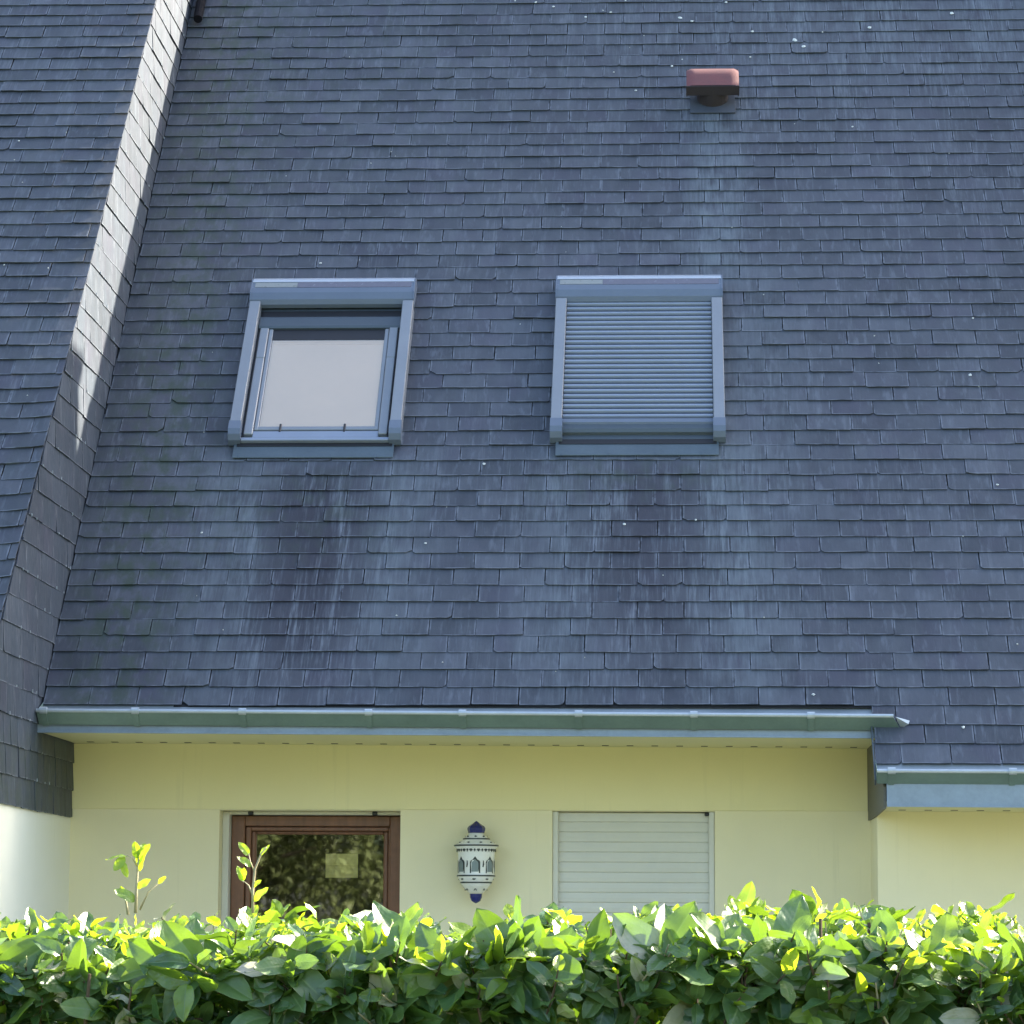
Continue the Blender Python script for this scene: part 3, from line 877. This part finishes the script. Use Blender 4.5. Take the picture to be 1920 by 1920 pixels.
def roof_window(x0, x1, tt, closed, label):
    tb = tt - 1.435
    w = 0.058
    mb = MB()    # base frame and flashing
    rbox(mb, x0 + 0.035, x1 - 0.035, tb + 0.118, tt - 0.02, 0.004, 0.030, 0.003, 0)
    root = H(mb.build("roof_window", ['alu_dark']))
    root['label'] = label
    # housing at the top
    mb = MB()
    prof = [(tt, 0.006), (tt, 0.066), (tt - 0.004, 0.076), (tt - 0.050, 0.102), (tt - 0.060, 0.106), (tt - 0.118, 0.108), (tt - 0.128, 0.110),
            (tt - 0.165, 0.108), (tt - 0.205, 0.092), (tt - 0.222, 0.070), (tt - 0.222, 0.046), (tt - 0.150, 0.034)]
    rprism(mb, prof, x0 + 0.002, x1 - 0.002)
    for xx in (x0, x1 - 0.006):
        pr = [(tt + .002, 0.005), (tt + .002, 0.062), (tt - 0.012, 0.086), (tt - 0.048, 0.108), (tt - 0.165, 0.113), (tt - 0.208, 0.095), (tt - 0.225, 0.070), (tt - 0.225, 0.045)]
        rprism(mb, pr, xx - 0.0005, xx + 0.0065)
    cov = sub(mb.build("shutter_housing", 'alu_cap'), root)
    mb = MB()
    rprism(mb, [(tt - 0.003, 0.078), (tt - 0.006, 0.082), (tt - 0.050, 0.1065), (tt - 0.074, 0.1095), (tt - 0.074, 0.105), (tt - 0.050, 0.101)], x0 + 0.0065, x1 - 0.0065)
    sub(mb.build("top_trim", 'trim_lit'), root)
    mb = MB()
    rprism(mb, [(tt - 0.076, 0.1065), (tt - 0.076, 0.1092), (tt - 0.124, 0.1110), (tt - 0.124, 0.1085)], x0 + 0.25, x1 - 0.02, 0)
    rprism(mb, [(tt - 0.080, 0.1065), (tt - 0.080, 0.1088), (tt - 0.120, 0.1106), (tt - 0.120, 0.1083)], x0 + 0.022, x0 + 0.249, 1)
    sub(mb.build("solar_panel", ['solar', 'solar_pale']), root)
    # side rails with end caps
    for s_, xx in ((0, x0 + 0.002), (1, x1 - 0.002 - w)):
        mb = MB()
        prof = [(0, 0.006), (0, 0.090), (0.003, 0.094), (w - 0.003, 0.094), (w, 0.090), (w, 0.006)]
        mb.prism([(xx + p_[0], p_[1]) for p_ in prof], tb + 0.20, tt - 0.222, 0, lambda x, h, t: RP(x, t, h))
        sub(mb.build("side_rail", 'alu'), root)
        mb = MB()
        pr = [(tb + 0.207, 0.005), (tb + 0.207, 0.097), (tb + 0.145, 0.097), (tb + 0.118, 0.082), (tb + 0.100, 0.055), (tb + 0.100, 0.020), (tb + 0.11, 0.005)]
        rprism(mb, pr, xx - 0.002, xx + w + 0.002)
        sub(mb.build("end_cap", 'alu_cap'), root)
    # zinc apron lying on the slates below
    mb = MB()
    ap = [(tb + 0.135, 0.030), (tb + 0.09, 0.027), (tb + 0.003, 0.0235), (tb, 0.0205), (tb + 0.09, 0.0225), (tb + 0.135, 0.024)]
    rprism(mb, ap, x0 + 0.03, x1 - 0.035)
    for q in range(4):
        xx = x0 + 0.06 + q * 0.235
        if xx < x1 - 0.05: rprism(mb, [(tb - 0.002, 0.021), (tb + 0.022, 0.0245), (tb + 0.022, 0.0262), (tb - 0.004, 0.0250)], xx, xx + 0.003, 0)
    sub(mb.build("apron_flashing", 'apron'), root)
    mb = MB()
    rbox(mb, x0 + 0.045, x1 - 0.045, tb + 0.080, tb + 0.117, 0.0280, 0.0300, 0.0005)  # black strip painted in for the shadow under the window's foot
    sub(mb.build("foot_shade_strip", 'black'), root)
    xi0, xi1 = x0 + 0.002 + w, x1 - 0.002 - w
    if closed:
        mb = MB()
        t = tt - 0.215; pit = 0.0408
        while t - pit > tb + 0.208:
            pr = [(t, 0.034), (t, 0.050), (t - 0.003, 0.059), (t - 0.009, 0.0650), (t - 0.016, 0.0660), (t - 0.021, 0.0630), (t - 0.0245, 0.056), (t - 0.0250, 0.034)]
            rprism(mb, pr, xi0 + 0.002, xi1 - 0.002, 0)
            rprism(mb, [(t - 0.0252, 0.034), (t - 0.0252, 0.050), (t - pit + 0.0002, 0.047), (t - pit + 0.0002, 0.034)], xi0 + 0.002, xi1 - 0.002, 1)
            t -= pit
        sub(mb.build("shutter_slats", ['alu_lite', 'slat_groove_shade']), root)
        mb = MB()
        rprism(mb, [(t, 0.040), (t, 0.060), (t - 0.006, 0.068), (t - 0.034, 0.068), (t - 0.042, 0.058), (t - 0.042, 0.040)], xi0 + 0.001, xi1 - 0.001, 0)
        sub(mb.build("bottom_bar", 'alu_cap'), root)
        mb = MB()
        t -= 0.043
        rprism(mb, [(t, 0.025), (t, 0.060), (t - 0.03, 0.058), (t - 0.046, 0.046), (t - 0.050, 0.030), (t - 0.040, 0.024)], xi0 - 0.012, xi1 + 0.012, 0)
        sub(mb.build("bottom_cover", 'alu_dark'), root)
    else:
        # hood, side covers, sash profiles, glass and a pale sheet painted as cloud reflection
        mb = MB()
        rprism(mb, [(tt - 0.300, 0.02), (tt - 0.300, 0.046), (tt - 0.312, 0.052), (tt - 0.388, 0.055), (tt - 0.400, 0.048), (tt - 0.402, 0.02)], xi0 + 0.004, xi1 - 0.004)
        sub(mb.build("hood", 'alu_dark'), root)
        mb = MB()
        rbox(mb, xi0 + 0.0015, xi1 - 0.0015, tt - 0.2995, tt - 0.235, 0.0305, 0.034, 0.001)  # black strips painted in for shade in the gaps round the covers
        rbox(mb, xi0 + 0.001, xi0 + 0.0135, tb + 0.13, tt - 0.2355, 0.0305, 0.034, 0.001)
        rbox(mb, xi1 - 0.0135, xi1 - 0.001, tb + 0.13, tt - 0.2355, 0.0305, 0.034, 0.001)
        sub(mb.build("gap_shade_strips", 'black'), root)
        cb = tb + 0.150
        for xx in (xi0 + 0.014, xi1 - 0.014 - 0.046):
            mb = MB()
            rbox(mb, xx, xx + 0.046, cb, tt - 0.66, 0.02, 0.055, 0.004)
            rbox(mb, xx, xx + 0.046, tt - 0.657, tt - 0.402, 0.02, 0.0535, 0.004)
            sub(mb.build("side_cover", 'alu'), root)
        gx0, gx1 = xi0 + 0.086, xi1 - 0.086
        mb = MB()
        for xx in (xi0 + 0.062, xi1 - 0.062 - 0.021):
            rbox(mb, xx, xx + 0.021, cb + 0.045, tt - 0.402, 0.02, 0.044, 0.003)
        rbox(mb, xi0 + 0.066, xi1 - 0.066, cb + 0.046, cb + 0.074, 0.02, 0.043, 0.003)
        sub(mb.build("sash", 'alu'), root)
        mb = MB()
        rbox(mb, xi0 + 0.058, xi1 - 0.058, cb - 0.020, cb + 0.034, 0.02, 0.046, 0.004)
        rbox(mb, xi0 + 0.002, xi1 - 0.002, cb - 0.044, cb - 0.0205, 0.016, 0.050, 0.003)
        sub(mb.build("bottom_cover", 'alu_lite'), root)
        mb = MB()
        rbox(mb, xi0 + 0.062, xi1 - 0.062, tt - 0.487, tt - 0.402, 0.0205, 0.0385, 0.001)  # black strip painted in for the shaded recess above the glass
        sub(mb.build("top_recess_shade", 'black'), root)
        mb = MB()
        mb.face([RP(gx0 - .01, cb + 0.06, 0.037), RP(gx1 + .01, cb + 0.06, 0.037), RP(gx1 + .01, tt - 0.43, 0.037), RP(gx0 - .01, tt - 0.43, 0.037)])
        sub(mb.build("pane", 'glass_roof'), root)
        mb = MB()
        rbox(mb, gx0 - 0.002, gx1 + 0.002, cb + 0.06, tt - 0.487, 0.0302, 0.0325, 0.0005)
        for q in (0.500, 0.520):
            rbox(mb, gx0 - 0.001, gx1 + 0.001, tt - q - 0.004, tt - q, 0.0328, 0.0340, 0.0003)
        sub(mb.build("cloud_sheet", 'cloud_sheet'), root)
        for xx in (gx0 + 0.105, gx1 - 0.155):
            mb = MB()
            rbox(mb, xx, xx + 0.011, cb + 0.025, cb + 0.088, 0.040, 0.049, 0.002)
            sub(mb.build("clip", 'black'), root)
    return root
TT = 3.200
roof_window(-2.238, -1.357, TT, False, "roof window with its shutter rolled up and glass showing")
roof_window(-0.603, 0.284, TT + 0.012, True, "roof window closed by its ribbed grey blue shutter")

# ------------------------------------------------------------------ roof vent
mb = MB()
vx0, vx1 = 0.103, 0.405
V0 = 4.915
hood = []
nx, nt_ = 12, 6
def hoodp(i, j):
    u = i / nx; v = j / nt_
    x = vx0 + (vx1 - vx0) * u
    e = abs(2 * u - 1)
    edge = max(0, e - 0.8) / 0.2
    tt_ = V0 + 0.245 * v
    h = 0.165 - 0.012 * edge ** 2 - 0.045 * max(0, v - 0.45) ** 2 / 0.3
    if v > 0.9: x = x + (0.5 - u) * 0.02 * (v - 0.8) / 0.2 * (vx1 - vx0) * 1.2
    return RP(x, tt_, h)
vs = [hoodp(i, j) for j in range(nt_ + 1) for i in range(nx + 1)]
fs = [(j * (nx + 1) + i, j * (nx + 1) + i + 1, (j + 1) * (nx + 1) + i + 1, (j + 1) * (nx + 1) + i) for j in range(nt_) for i in range(nx)]
mb.mesh(vs, fs)
vent = H(mb.build("roof_vent", 'vent_red', smooth=True)); vent['label'] = "faded red metal vent cowl"
mb = MB()
rbox(mb, vx0 - 0.002, vx1 + 0.002, V0 - 0.006, V0 - 0.0005, 0.098, 0.1625, 0.001)
for xx in (vx0, vx1 - 0.004):
    rbox(mb, xx, xx + 0.004, V0 + 0.0005, V0 + 0.22, 0.085, 0.134, 0.001)
rbox(mb, vx0 + .004, vx1 - .004, V0 + 0.0005, V0 + 0.22, 0.122, 0.130, 0.001)
sub(mb.build("vent_skirt", 'vent_dark'), vent)
mb = MB()
mb.tube([RP(0.254, V0 + 0.085, 0.0), RP(0.254, V0 + 0.085, 0.128)], 0.092, 20)
sub(mb.build("vent_pipe", 'vent_dark', smooth=False), vent)
mb = MB()
rbox(mb, 0.254 - 0.13, 0.254 + 0.13, V0 - 0.065, V0 + 0.16, 0.014, 0.0205, 0.001)
sub(mb.build("flashing_plate", plain('dark_lead', (0.055, 0.065, 0.085), 0.7)), vent)

# dark pipe end at the top of the valley
mb = MB()
mb.tube([RP(-2.845, 5.84, 0.065), RP(-2.85, 5.90, 0.055), RP(-2.855, 6.4, 0.05)], [0.026, 0.028, 0.028], 12)
H(mb.build("pipe", plain('dark_pipe', (0.010, 0.010, 0.014), 0.9, spec=0.1)))

# unseen block added on the ridge to end the sunlit strip on the cheek
mb = MB()
mb.bbox((2.74, YR + 0.0, ZR - 0.6), (7.4, YR + 0.6, ZR + 1.15), 0.01)
mb.bbox((2.68, YR - 0.06, ZR + 1.15), (7.46, YR + 0.66, ZR + 1.22), 0.01)
H(mb.build("shadow_block", 'brick'))

# ------------------------------------------------------------------ wall lantern
lx, ly = -0.932, 14.905
lantern = empty("wall_lantern", (lx, 14.99, 1.95))
tag(lantern, "white ceramic lantern with blue cap and blue tip on the yellow wall", "wall lantern")
def L_(o): return relative(o, lantern)
mb = MB()
mb.lathe([(0.030, 2.086), (0.034, 2.082), (0.040, 2.072), (0.058, 2.058), (0.060, 2.054), (0.066, 2.050), (0.082, 2.036), (0.103, 2.026), (0.106, 2.020), (0.101, 2.012),
          (0.092, 2.002), (0.090, 1.985), (0.088, 1.972), (0.087, 1.90), (0.0875, 1.886), (0.091, 1.880), (0.090, 1.872), (0.080, 1.855), (0.0745, 1.846), (0.072, 1.838), (0.060, 1.822), (0.040, 1.802), (0.030, 1.792), (0.0, 1.790)], lx, ly, 40)
def on_lathe(mb, ang, z, r, poly, mat, th=0.0022):
    vs = []
    n = len(poly)
    for off in (0.0, th):
        for (u, v) in poly:
            a_ = ang + u / r
            rr = r + off
            vs.append((lx + rr * math.sin(a_), ly - rr * math.cos(a_), z + v))
    fs = [tuple(range(n, 2 * n))] + [(i, (i + 1) % n, n + (i + 1) % n, n + i) for i in range(n)]
    mb.mesh(vs, fs, mat)
NB = len(mb.f)
dz_ = lambda w, h: [(-w, 0), (0, -h), (w, 0), (0, h)]
for k in range(-8, 9):
    w_, h_ = ((0.0088, 0.0105) if k % 2 else (0.0048, 0.0105))
    on_lathe(mb, k * R(11.2) + R(-1), 2.0015, 0.0935, dz_(w_, h_), 1)
for k in range(-2, 3):
    on_lathe(mb, (k + .5) * R(52), 1.935, 0.0885, [(-.004, -.016), (0.001, -.018), (.005, -.004), (.003, .012), (-.001, .016), (-.002, .0)], 1, 0.001)
    on_lathe(mb, k * R(45) - R(3), 1.8625, 0.0845, [(-.009, -.003), (0, -.006), (.009, -.002), (.006, .003), (0, .001), (-.006, .005)], 1, 0.001)
    on_lathe(mb, k * R(50), 1.811, 0.0535, [(-.008, -.004), (-.004, -.004), (0, .003), (.004, -.004), (.008, -.004), (.003, .006), (0, .008), (-.003, .006)], 1, 0.001)
    on_lathe(mb, k * R(45), 2.066, 0.0535, [(-.008, 0), (0, -.0045), (.008, 0), (0, .0045)], 1, 0.001)
    on_lathe(mb, k * R(40) + R(18), 2.037, 0.0865, [(-.009, 0), (0, -.004), (.009, 0), (0, .003)], 1, 0.001)
o = L_(mb.build("body", ['ceramic', 'inkline']))
o.data.polygons.foreach_set('use_smooth', [i < NB for i in range(len(o.data.polygons))])
mb = MB()
mb.lathe([(0.0, 2.141), (0.006, 2.138), (0.020, 2.127), (0.037, 2.116), (0.0435, 2.106), (0.043, 2.098), (0.040, 2.089), (0.0395, 2.083), (0.0, 2.082)], lx, ly, 8)
L_(mb.build("cap", 'cobalt'))
mb = MB()
mb.lathe([(0.0, 1.795), (0.030, 1.794), (0.029, 1.775), (0.022, 1.758), (0.010, 1.750), (0.0, 1.746)], lx, ly, 12)
L_(mb.build("finial", 'cobalt'))
for (r_, z_) in ((0.064, 2.0535), (0.1065, 2.022), (0.0915, 1.8775), (0.0755, 1.8455)):
    mb = MB()
    mb.lathe([(r_ - .004, z_ + .0042), (r_ + 0.0012, z_ + .0034), (r_ + 0.0016, z_), (r_ + 0.0012, z_ - .0034), (r_ - .004, z_ - .0042)], lx, ly, 40)
    L_(mb.build("band", 'inkline'))
def arch(w, h0, h1, g=0.0):
    return [(-w - g, -g), (w + g, -g), (w + g, h0), (w * .85 + g, h0 + (h1 - h0) * .35), (w * .4 + g * .6, h0 + (h1 - h0) * .62), (0, h1 + g * 1.3), (-w * .4 - g * .6, h0 + (h1 - h0) * .62), (-w * .85 - g, h0 + (h1 - h0) * .35), (-w - g, h0)]
for k in range(-2, 3):
    mb = MB()
    on_lathe(mb, k * R(52), 1.894, 0.0872, arch(0.020, 0.046, 0.069, 0.005), 1, 0.0014)
    on_lathe(mb, k * R(52), 1.896, 0.0872, arch(0.0155, 0.040, 0.060), 0, 0.0026)
    L_(mb.build("lamp_window", ['pane_grey', 'inkline']))
mb = MB()
mb.bbox((lx - 0.03, ly + 0.07, 1.90), (lx + 0.03, 14.9995, 1.99), 0.004)
L_(mb.build("mount", 'ceramic'))

# ------------------------------------------------------------------ laurel hedge
def leaf_template(ns, curl, fold, wide, na=2):
    """returns verts (n,3), faces, mid mask; leaf along +Y, up +Z, length 1"""
    V, mid, LC = [], [], []
    for i in range(ns + 1):
        t = i / ns
        w = wide * (math.sin(math.pi * min(1, t ** 0.92)) ** 0.62) if 0 < t < 1 else 0.0
        w *= (1 - 0.12 * t)
        y = t; z = -curl * t * t + 0.022 * math.sin(9 * t + wide * 40)
        for k, s in (zip((-3, -2, -1, 0, 1, 2, 3), (-1, -.6, -.09, 0, .09, .6, 1)) if na > 1 else zip((-1, 0, 1), (-1, 0, 1))):
            LC.append((s, t)); V.append((s * w, y, z + fold * abs(s) ** 1.1 * w - 0.10 * w * s * s + 0.030 * s * s * math.sin(13 * t + 2 * s + curl * 30))); mid.append(1.0 if k == 0 else 0.0)
    F = []
    m = 7 if na > 1 else 3
    for i in range(ns):
        for k in range(m - 1):
            F.append((i * m + k, i * m + k + 1, (i + 1) * m + k + 1, (i + 1) * m + k))
    return np.array(V), np.array(F), np.array(mid), np.array(LC)

TEMPL_HI = [leaf_template(9, c, f, w) for c, f, w in ((0.10, .30, .26), (.22, .50, .29), (-.06, .40, .25), (.34, .60, .26), (.05, .2, .28))]
TEMPL_LO = [leaf_template(4, c, f, w, 1) for c, f, w in ((0.10, .35, .23), (.22, .55, .25), (-.06, .45, .21))]

class Leaves:
    def __init__(s): s.V, s.F, s.C, s.L, s.n = [], [], [], [], 0
    def add(s, base, d, up, length, young, hi=True, pale=0.0):
        d = d / np.linalg.norm(d)
        x = np.cross(d, up); x /= (np.linalg.norm(x) + 1e-9)
        z = np.cross(x, d)
        T = TEMPL_HI if hi else TEMPL_LO
        V, F, mid, LC = T[RNG.integers(len(T))]
        tw = RNG.normal(0, 0.25)
        th = tw * V[:, 1]
        X = V[:, 0] * np.cos(th) - V[:, 2] * np.sin(th) * 0.3
        Z = V[:, 2] + V[:, 0] * np.sin(th)
        P = base + length * (X[:, None] * x + V[:, 1][:, None] * d + Z[:, None] * z)
        s.V.append(P); s.F.append(F + s.n); s.n += len(P)
        r = RNG.random()
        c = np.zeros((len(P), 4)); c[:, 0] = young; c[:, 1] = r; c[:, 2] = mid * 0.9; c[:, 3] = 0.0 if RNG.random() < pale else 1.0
        s.C.append(c); s.L.append(np.c_[LC, np.full(len(P), r * 7)])
    def build(s, name, mat, parent=None, smooth=True):
        V = np.concatenate(s.V); F = np.concatenate(s.F); C = np.concatenate(s.C)
        me = bpy.data.meshes.new(name)
        me.vertices.add(len(V)); me.vertices.foreach_set("co", V.astype(np.float32).ravel())
        me.loops.add(F.size); me.loops.foreach_set("vertex_index", F.astype(np.int32).ravel())
        me.polygons.add(len(F)); me.polygons.foreach_set("loop_start", (np.arange(len(F)) * 4).astype(np.int32))
        me.polygons.foreach_set("loop_total", np.full(len(F), 4, dtype=np.int32))
        me.update(calc_edges=True); me.validate()
        ca = me.color_attributes.new("tone", 'FLOAT_COLOR', 'POINT')
        ca.data.foreach_set("color", C.astype(np.float32).ravel())
        lc = me.attributes.new("leafco", 'FLOAT_VECTOR', 'POINT')
        lc.data.foreach_set("vector", np.concatenate(s.L).astype(np.float32).ravel())
        me.materials.append(M[mat])
        if smooth: me.polygons.foreach_set("use_smooth", [True] * len(me.polygons))
        o = bpy.data.objects.new(name, me); COL.objects.link(o)
        if parent: relative(o, parent)
        return o

HX0, HX1, HY0, HY1, HZ = -3.4, 3.2, 5.95, 6.85, 1.662
hedge = empty("hedge", (0, 6.4, 0))
tag(hedge, "clipped laurel hedge with glossy green leaves across the foreground", "hedge")
lv = Leaves()
tw = MB()
def hz(x): return HZ + 0.012 * math.sin(x * 2.3 + 1) + 0.010 * math.sin(x * 6.1)
def shoot(base, direc, length, n, size, young_tip, hi):
    direc = direc / np.linalg.norm(direc)
    tip = base + direc * length
    if hi and RNG.random() < 0.8:
        tw.tube([base, (base + tip) / 2 + RNG.normal(0, .004, 3), tip], [0.0030, 0.0024, 0.0014], 5, 1 if RNG.random() < .35 else 0)
    phi = RNG.random() * 6.28
    a = np.cross(direc, [0.3, 0.2, 1.0]); a /= np.linalg.norm(a); b = np.cross(direc, a)
    for i in range(n):
        k = (i + 0.6) / n
        phi += 2.4 + RNG.normal(0, .3)
        rad = a * math.cos(phi) + b * math.sin(phi)
        spread = 2.1 - 1.0 * k + RNG.normal(0, .3)
        d = direc + rad * spread + np.array([0, 0, -0.15]) + RNG.normal(0, .22, 3)
        up = direc * 1.0 - rad * 0.35 + RNG.normal(0, .40, 3)
        s_ = size * RNG.uniform(0.5, 1.15) * (1.0 if k < .7 else 0.6)
        yg = max(0, min(1, (k - 0.5) * 2 * young_tip + RNG.normal(0, .10))) if young_tip > 0 else max(0, RNG.normal(0.0, .07))
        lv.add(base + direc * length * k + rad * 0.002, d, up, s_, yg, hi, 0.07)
# front face and crown
for _ in range(1250):
    x = RNG.uniform(HX0, HX1)
    near = -1.75 < x < 1.25
    z = RNG.uniform(1.10, 1.60)
    if not near and RNG.random() < .4: continue
    y = HY0 + abs(RNG.normal(0, 0.05)) + 0.02
    d = np.array([RNG.normal(0, .45), -0.75 + RNG.normal(0, .3), 0.65 + RNG.normal(0, .35)])
    shoot(np.array([x, y + .03, min(z, hz(x) - .15)]), d, RNG.uniform(.05, .11), RNG.integers(5, 8), RNG.uniform(.080, .135), RNG.uniform(.4, 1.5) if RNG.random() < .35 else 0, near)
for _ in range(2100):
    x = RNG.uniform(HX0, HX1); y = RNG.uniform(HY0 - .02, HY1)
    near = -1.75 < x < 1.25
    if not near and RNG.random() < .4: continue
    d = np.array([RNG.normal(0, .35), -0.15 + RNG.normal(0, .3), 1.0])
    L_s = RNG.uniform(.05, .11)
    zt = hz(x) - 0.085 * max(0, 1 - (y - HY0) / (HY1 - HY0) * 1.15) ** 1.4 + RNG.normal(0, .014) - (0.05 if RNG.random() < .3 else 0)
    shoot(np.array([x, y, zt - L_s - 0.035]), d, L_s, RNG.integers(6, 10), RNG.uniform(.050, .092), RNG.uniform(0.8, 1.6) if RNG.random() < .78 else 0.1, near)
# lower front and back, coarser
for _ in range(1500):
    x = RNG.uniform(HX0, HX1); z = RNG.uniform(0.05, 1.15)
    back = RNG.random() < .35
    y = HY1 if back else HY0
    d = np.array([RNG.normal(0, .4), (0.8 if back else -0.8), 0.5 + RNG.normal(0, .3)])
    shoot(np.array([x, y + RNG.normal(0, .04), z]), d, .1, 6, .125, 0, False)
# inner mass
for _ in range(9000):
    p = np.array([RNG.uniform(HX0, HX1), RNG.uniform(HY0 + .08, HY1 - .05), RNG.uniform(0.8, 1.52)])
    p[2] = min(p[2], 1.45 + 0.07 * (p[1] - HY0))
    lv.add(p, RNG.normal(0, 1, 3), RNG.normal(0, 1, 3) + [0, 0, .6], RNG.uniform(.07, .12), 0.0, False)
for e in (HX0, HX1):
    for _ in range(500):
        p = np.array([e + RNG.normal(0, .04), RNG.uniform(HY0, HY1), RNG.uniform(0.05, 1.6)])
        lv.add(p, np.array([np.sign(e), RNG.normal(0, .4), .4]), np.array([0, 0, 1.]), .12, 0.0, False)
lv.build("foliage", 'leaf', hedge)
# woody stems inside
for i in range(230):
    x = RNG.uniform(HX0 + .1, HX1 - .1); y = RNG.uniform(HY0 + .05, HY1 - .15)
    x2, y2 = x + RNG.normal(0, .10), y + RNG.normal(0, .06)
    tw.tube([(x, y, 0.0), ((x + x2) / 2 + RNG.normal(0, .03), (y + y2) / 2, .8), (x2, y2, hz(x2) - RNG.uniform(.04, .16))], [0.012, 0.008, 0.0035], 6, 0)
relative(tw.build("stems", ['twig', 'stem_young']), hedge)

# two long shoots that stand above the clipped top
def tall_shoot(paths, leaves, label):
    mb = MB()
    for pts, r0 in paths:
        n = len(pts)
        mb.tube(pts, [r0 * (1 - 0.55 * i / (n - 1)) for i in range(n)], 7)
    o = relative(mb.build("shoot", 'stem_young', smooth=True), hedge)
    o['label'] = label
    l2 = Leaves()
    for (b_, d_, u_, s_, yg) in leaves: l2.add(np.array(b_), np.array(d_, float), np.array(u_, float), s_, yg)
    q = l2.build("leaves", 'leaf'); q.parent = o
    q.matrix_parent_inverse = Matrix.Identity(4)
    return o
def at6(px, py, Y=6.1):                   # point of the hedge plane Y that the photograph shows at this pixel
    d = Rt * ((px - 960) / F_PX) + Uu * ((960 - py) / F_PX) + Fw
    k = Y / d.y
    return (d.x * k, Y, 1.6 + d.z * k)
P1 = [at6(254, 1712), at6(256, 1660), at6(258, 1628), at6(262, 1598)]
tall_shoot([(P1, 0.0034), ([at6(258, 1625), at6(248, 1608, 6.09), at6(238, 1604, 6.08)], 0.0018), ([at6(240, 1715), at6(236, 1690), at6(233, 1676)], 0.0028),
            ([at6(262, 1706, 6.12), at6(278, 1672, 6.12), at6(296, 1657, 6.12)], 0.0022)],
           [(at6(238, 1605, 6.08), (-1, -.2, -.1), (0, -.3, 1), .042, .95), (at6(234, 1606, 6.08), (-.7, -.4, -1.0), (.2, -1, .3), .036, .8), (at6(230, 1616, 6.08), (.35, -.3, -1), (-.2, -1, .1), .034, .7),
            (at6(257, 1610), (-.1, -.3, 1), (.3, -1, .2), .036, 1), (at6(259, 1622), (.35, -.2, 1), (-.6, -1, .2), .046, .95), (at6(262, 1634), (.25, -.1, .9), (-.9, -1, .1), .034, .9),
            (at6(258, 1598), (.35, .1, .5), (0, -1, .4), .024, 1), (at6(255, 1690), (-.8, -.4, .5), (.2, -1, .6), .05, .5), (at6(256, 1665), (.8, -.2, .5), (-.2, -1, .6), .035, .7), (at6(296, 1657, 6.12), (.7, 0, .6), (-.3, -1, .4), .022, .9), (at6(234, 1678), (-.4, -.2, .8), (.3, -1, .4), .02, .8)],
           "pale shoot with curled yellow leaves at the left")
P2 = [at6(474, 1712), at6(474, 1670), at6(478, 1630), at6(490, 1600), at6(500, 1588)]
tall_shoot([(P2, 0.0030), ([at6(474, 1680), at6(466, 1660), at6(457, 1652)], 0.0018), ([at6(476, 1632), at6(470, 1618), at6(466, 1600)], 0.0016)],
           [(at6(467, 1604), (-.55, -.2, .75), (.5, -1, .2), .034, 1), (at6(473, 1624), (-.9, -.2, .5), (.3, -1, .5), .036, .75), (at6(457, 1653), (-.3, -.2, .8), (.6, -1, .1), .034, 1),
            (at6(455, 1650), (.15, -.3, .9), (-.6, -1, .1), .026, .9), (at6(488, 1604), (.6, .1, .8), (-.8, -1, .2), .028, .6), (at6(474, 1690), (.8, -.3, .6), (-.2, -1, .6), .045, .6), (at6(475, 1664), (.7, -.1, .8), (-.6, -1, .4), .022, .8)],
           "thin forked shoot in front of the brown window")

# ------------------------------------------------------------------ garden behind the camera, mirrored in the glass
def tree(x, y, h, r, n, label, young, size=0.12, seed=1):
    rg = np.random.default_rng(seed)
    root = empty("tree", (x, y, 0))
    tag(root, label, "tree", "trees behind the viewer")
    tk = MB()
    tk.tube([(x, y, 0), (x + .1, y, h * .4), (x, y + .1, h * .85)], [.16, .11, .03], 8)
    for k in range(14):
        a_ = rg.random() * 6.28; zz = h * rg.uniform(.25, .8)
        tk.tube([(x, y, zz), (x + math.cos(a_) * r * .5, y + math.sin(a_) * r * .5, zz + .3), (x + math.cos(a_) * r * .85, y + math.sin(a_) * r * .85, zz + .4)], [.05, .03, .01], 5)
    relative(tk.build("trunk", 'bark'), root)
    l3 = Leaves()
    cl = [(rg.normal(0, r * .45), rg.normal(0, r * .45), h * (.12 + .85 * rg.random())) for _ in range(60)]
    for _ in range(n):
        c_ = cl[rg.integers(len(cl))]
        p_ = np.array([x + c_[0] + rg.normal(0, .28), y + c_[1] + rg.normal(0, .28), max(.1, c_[2] + rg.normal(0, .28))])
        l3.add(p_, rg.normal(0, 1, 3), rg.normal(0, 1, 3) + [0, 0, 1], size * rg.uniform(.7, 1.3), min(1, max(0, rg.normal(young, .2))), False)
    relative(l3.build("crown", 'tree_leaf' if young > 0.3 else 'tree_leaf_dark', smooth=False), root)
tree(-5.6, -9.5, 6.0, 1.5, 30000, "olive green leafy tree mirrored in the left half of the brown window", 0.55, seed=3)
tree(-3.6, -11.5, 6.5, 1.5, 26000, "dark green tree mirrored in the right half of the brown window", 0.05, seed=4)
tree(-8.2, -12.0, 7.5, 2.0, 6000, "broad green tree farthest left behind the viewer", 0.3, seed=5)
tree(1.0, -13.0, 7.0, 2.0, 6000, "green tree farthest right behind the viewer", 0.2, seed=6)
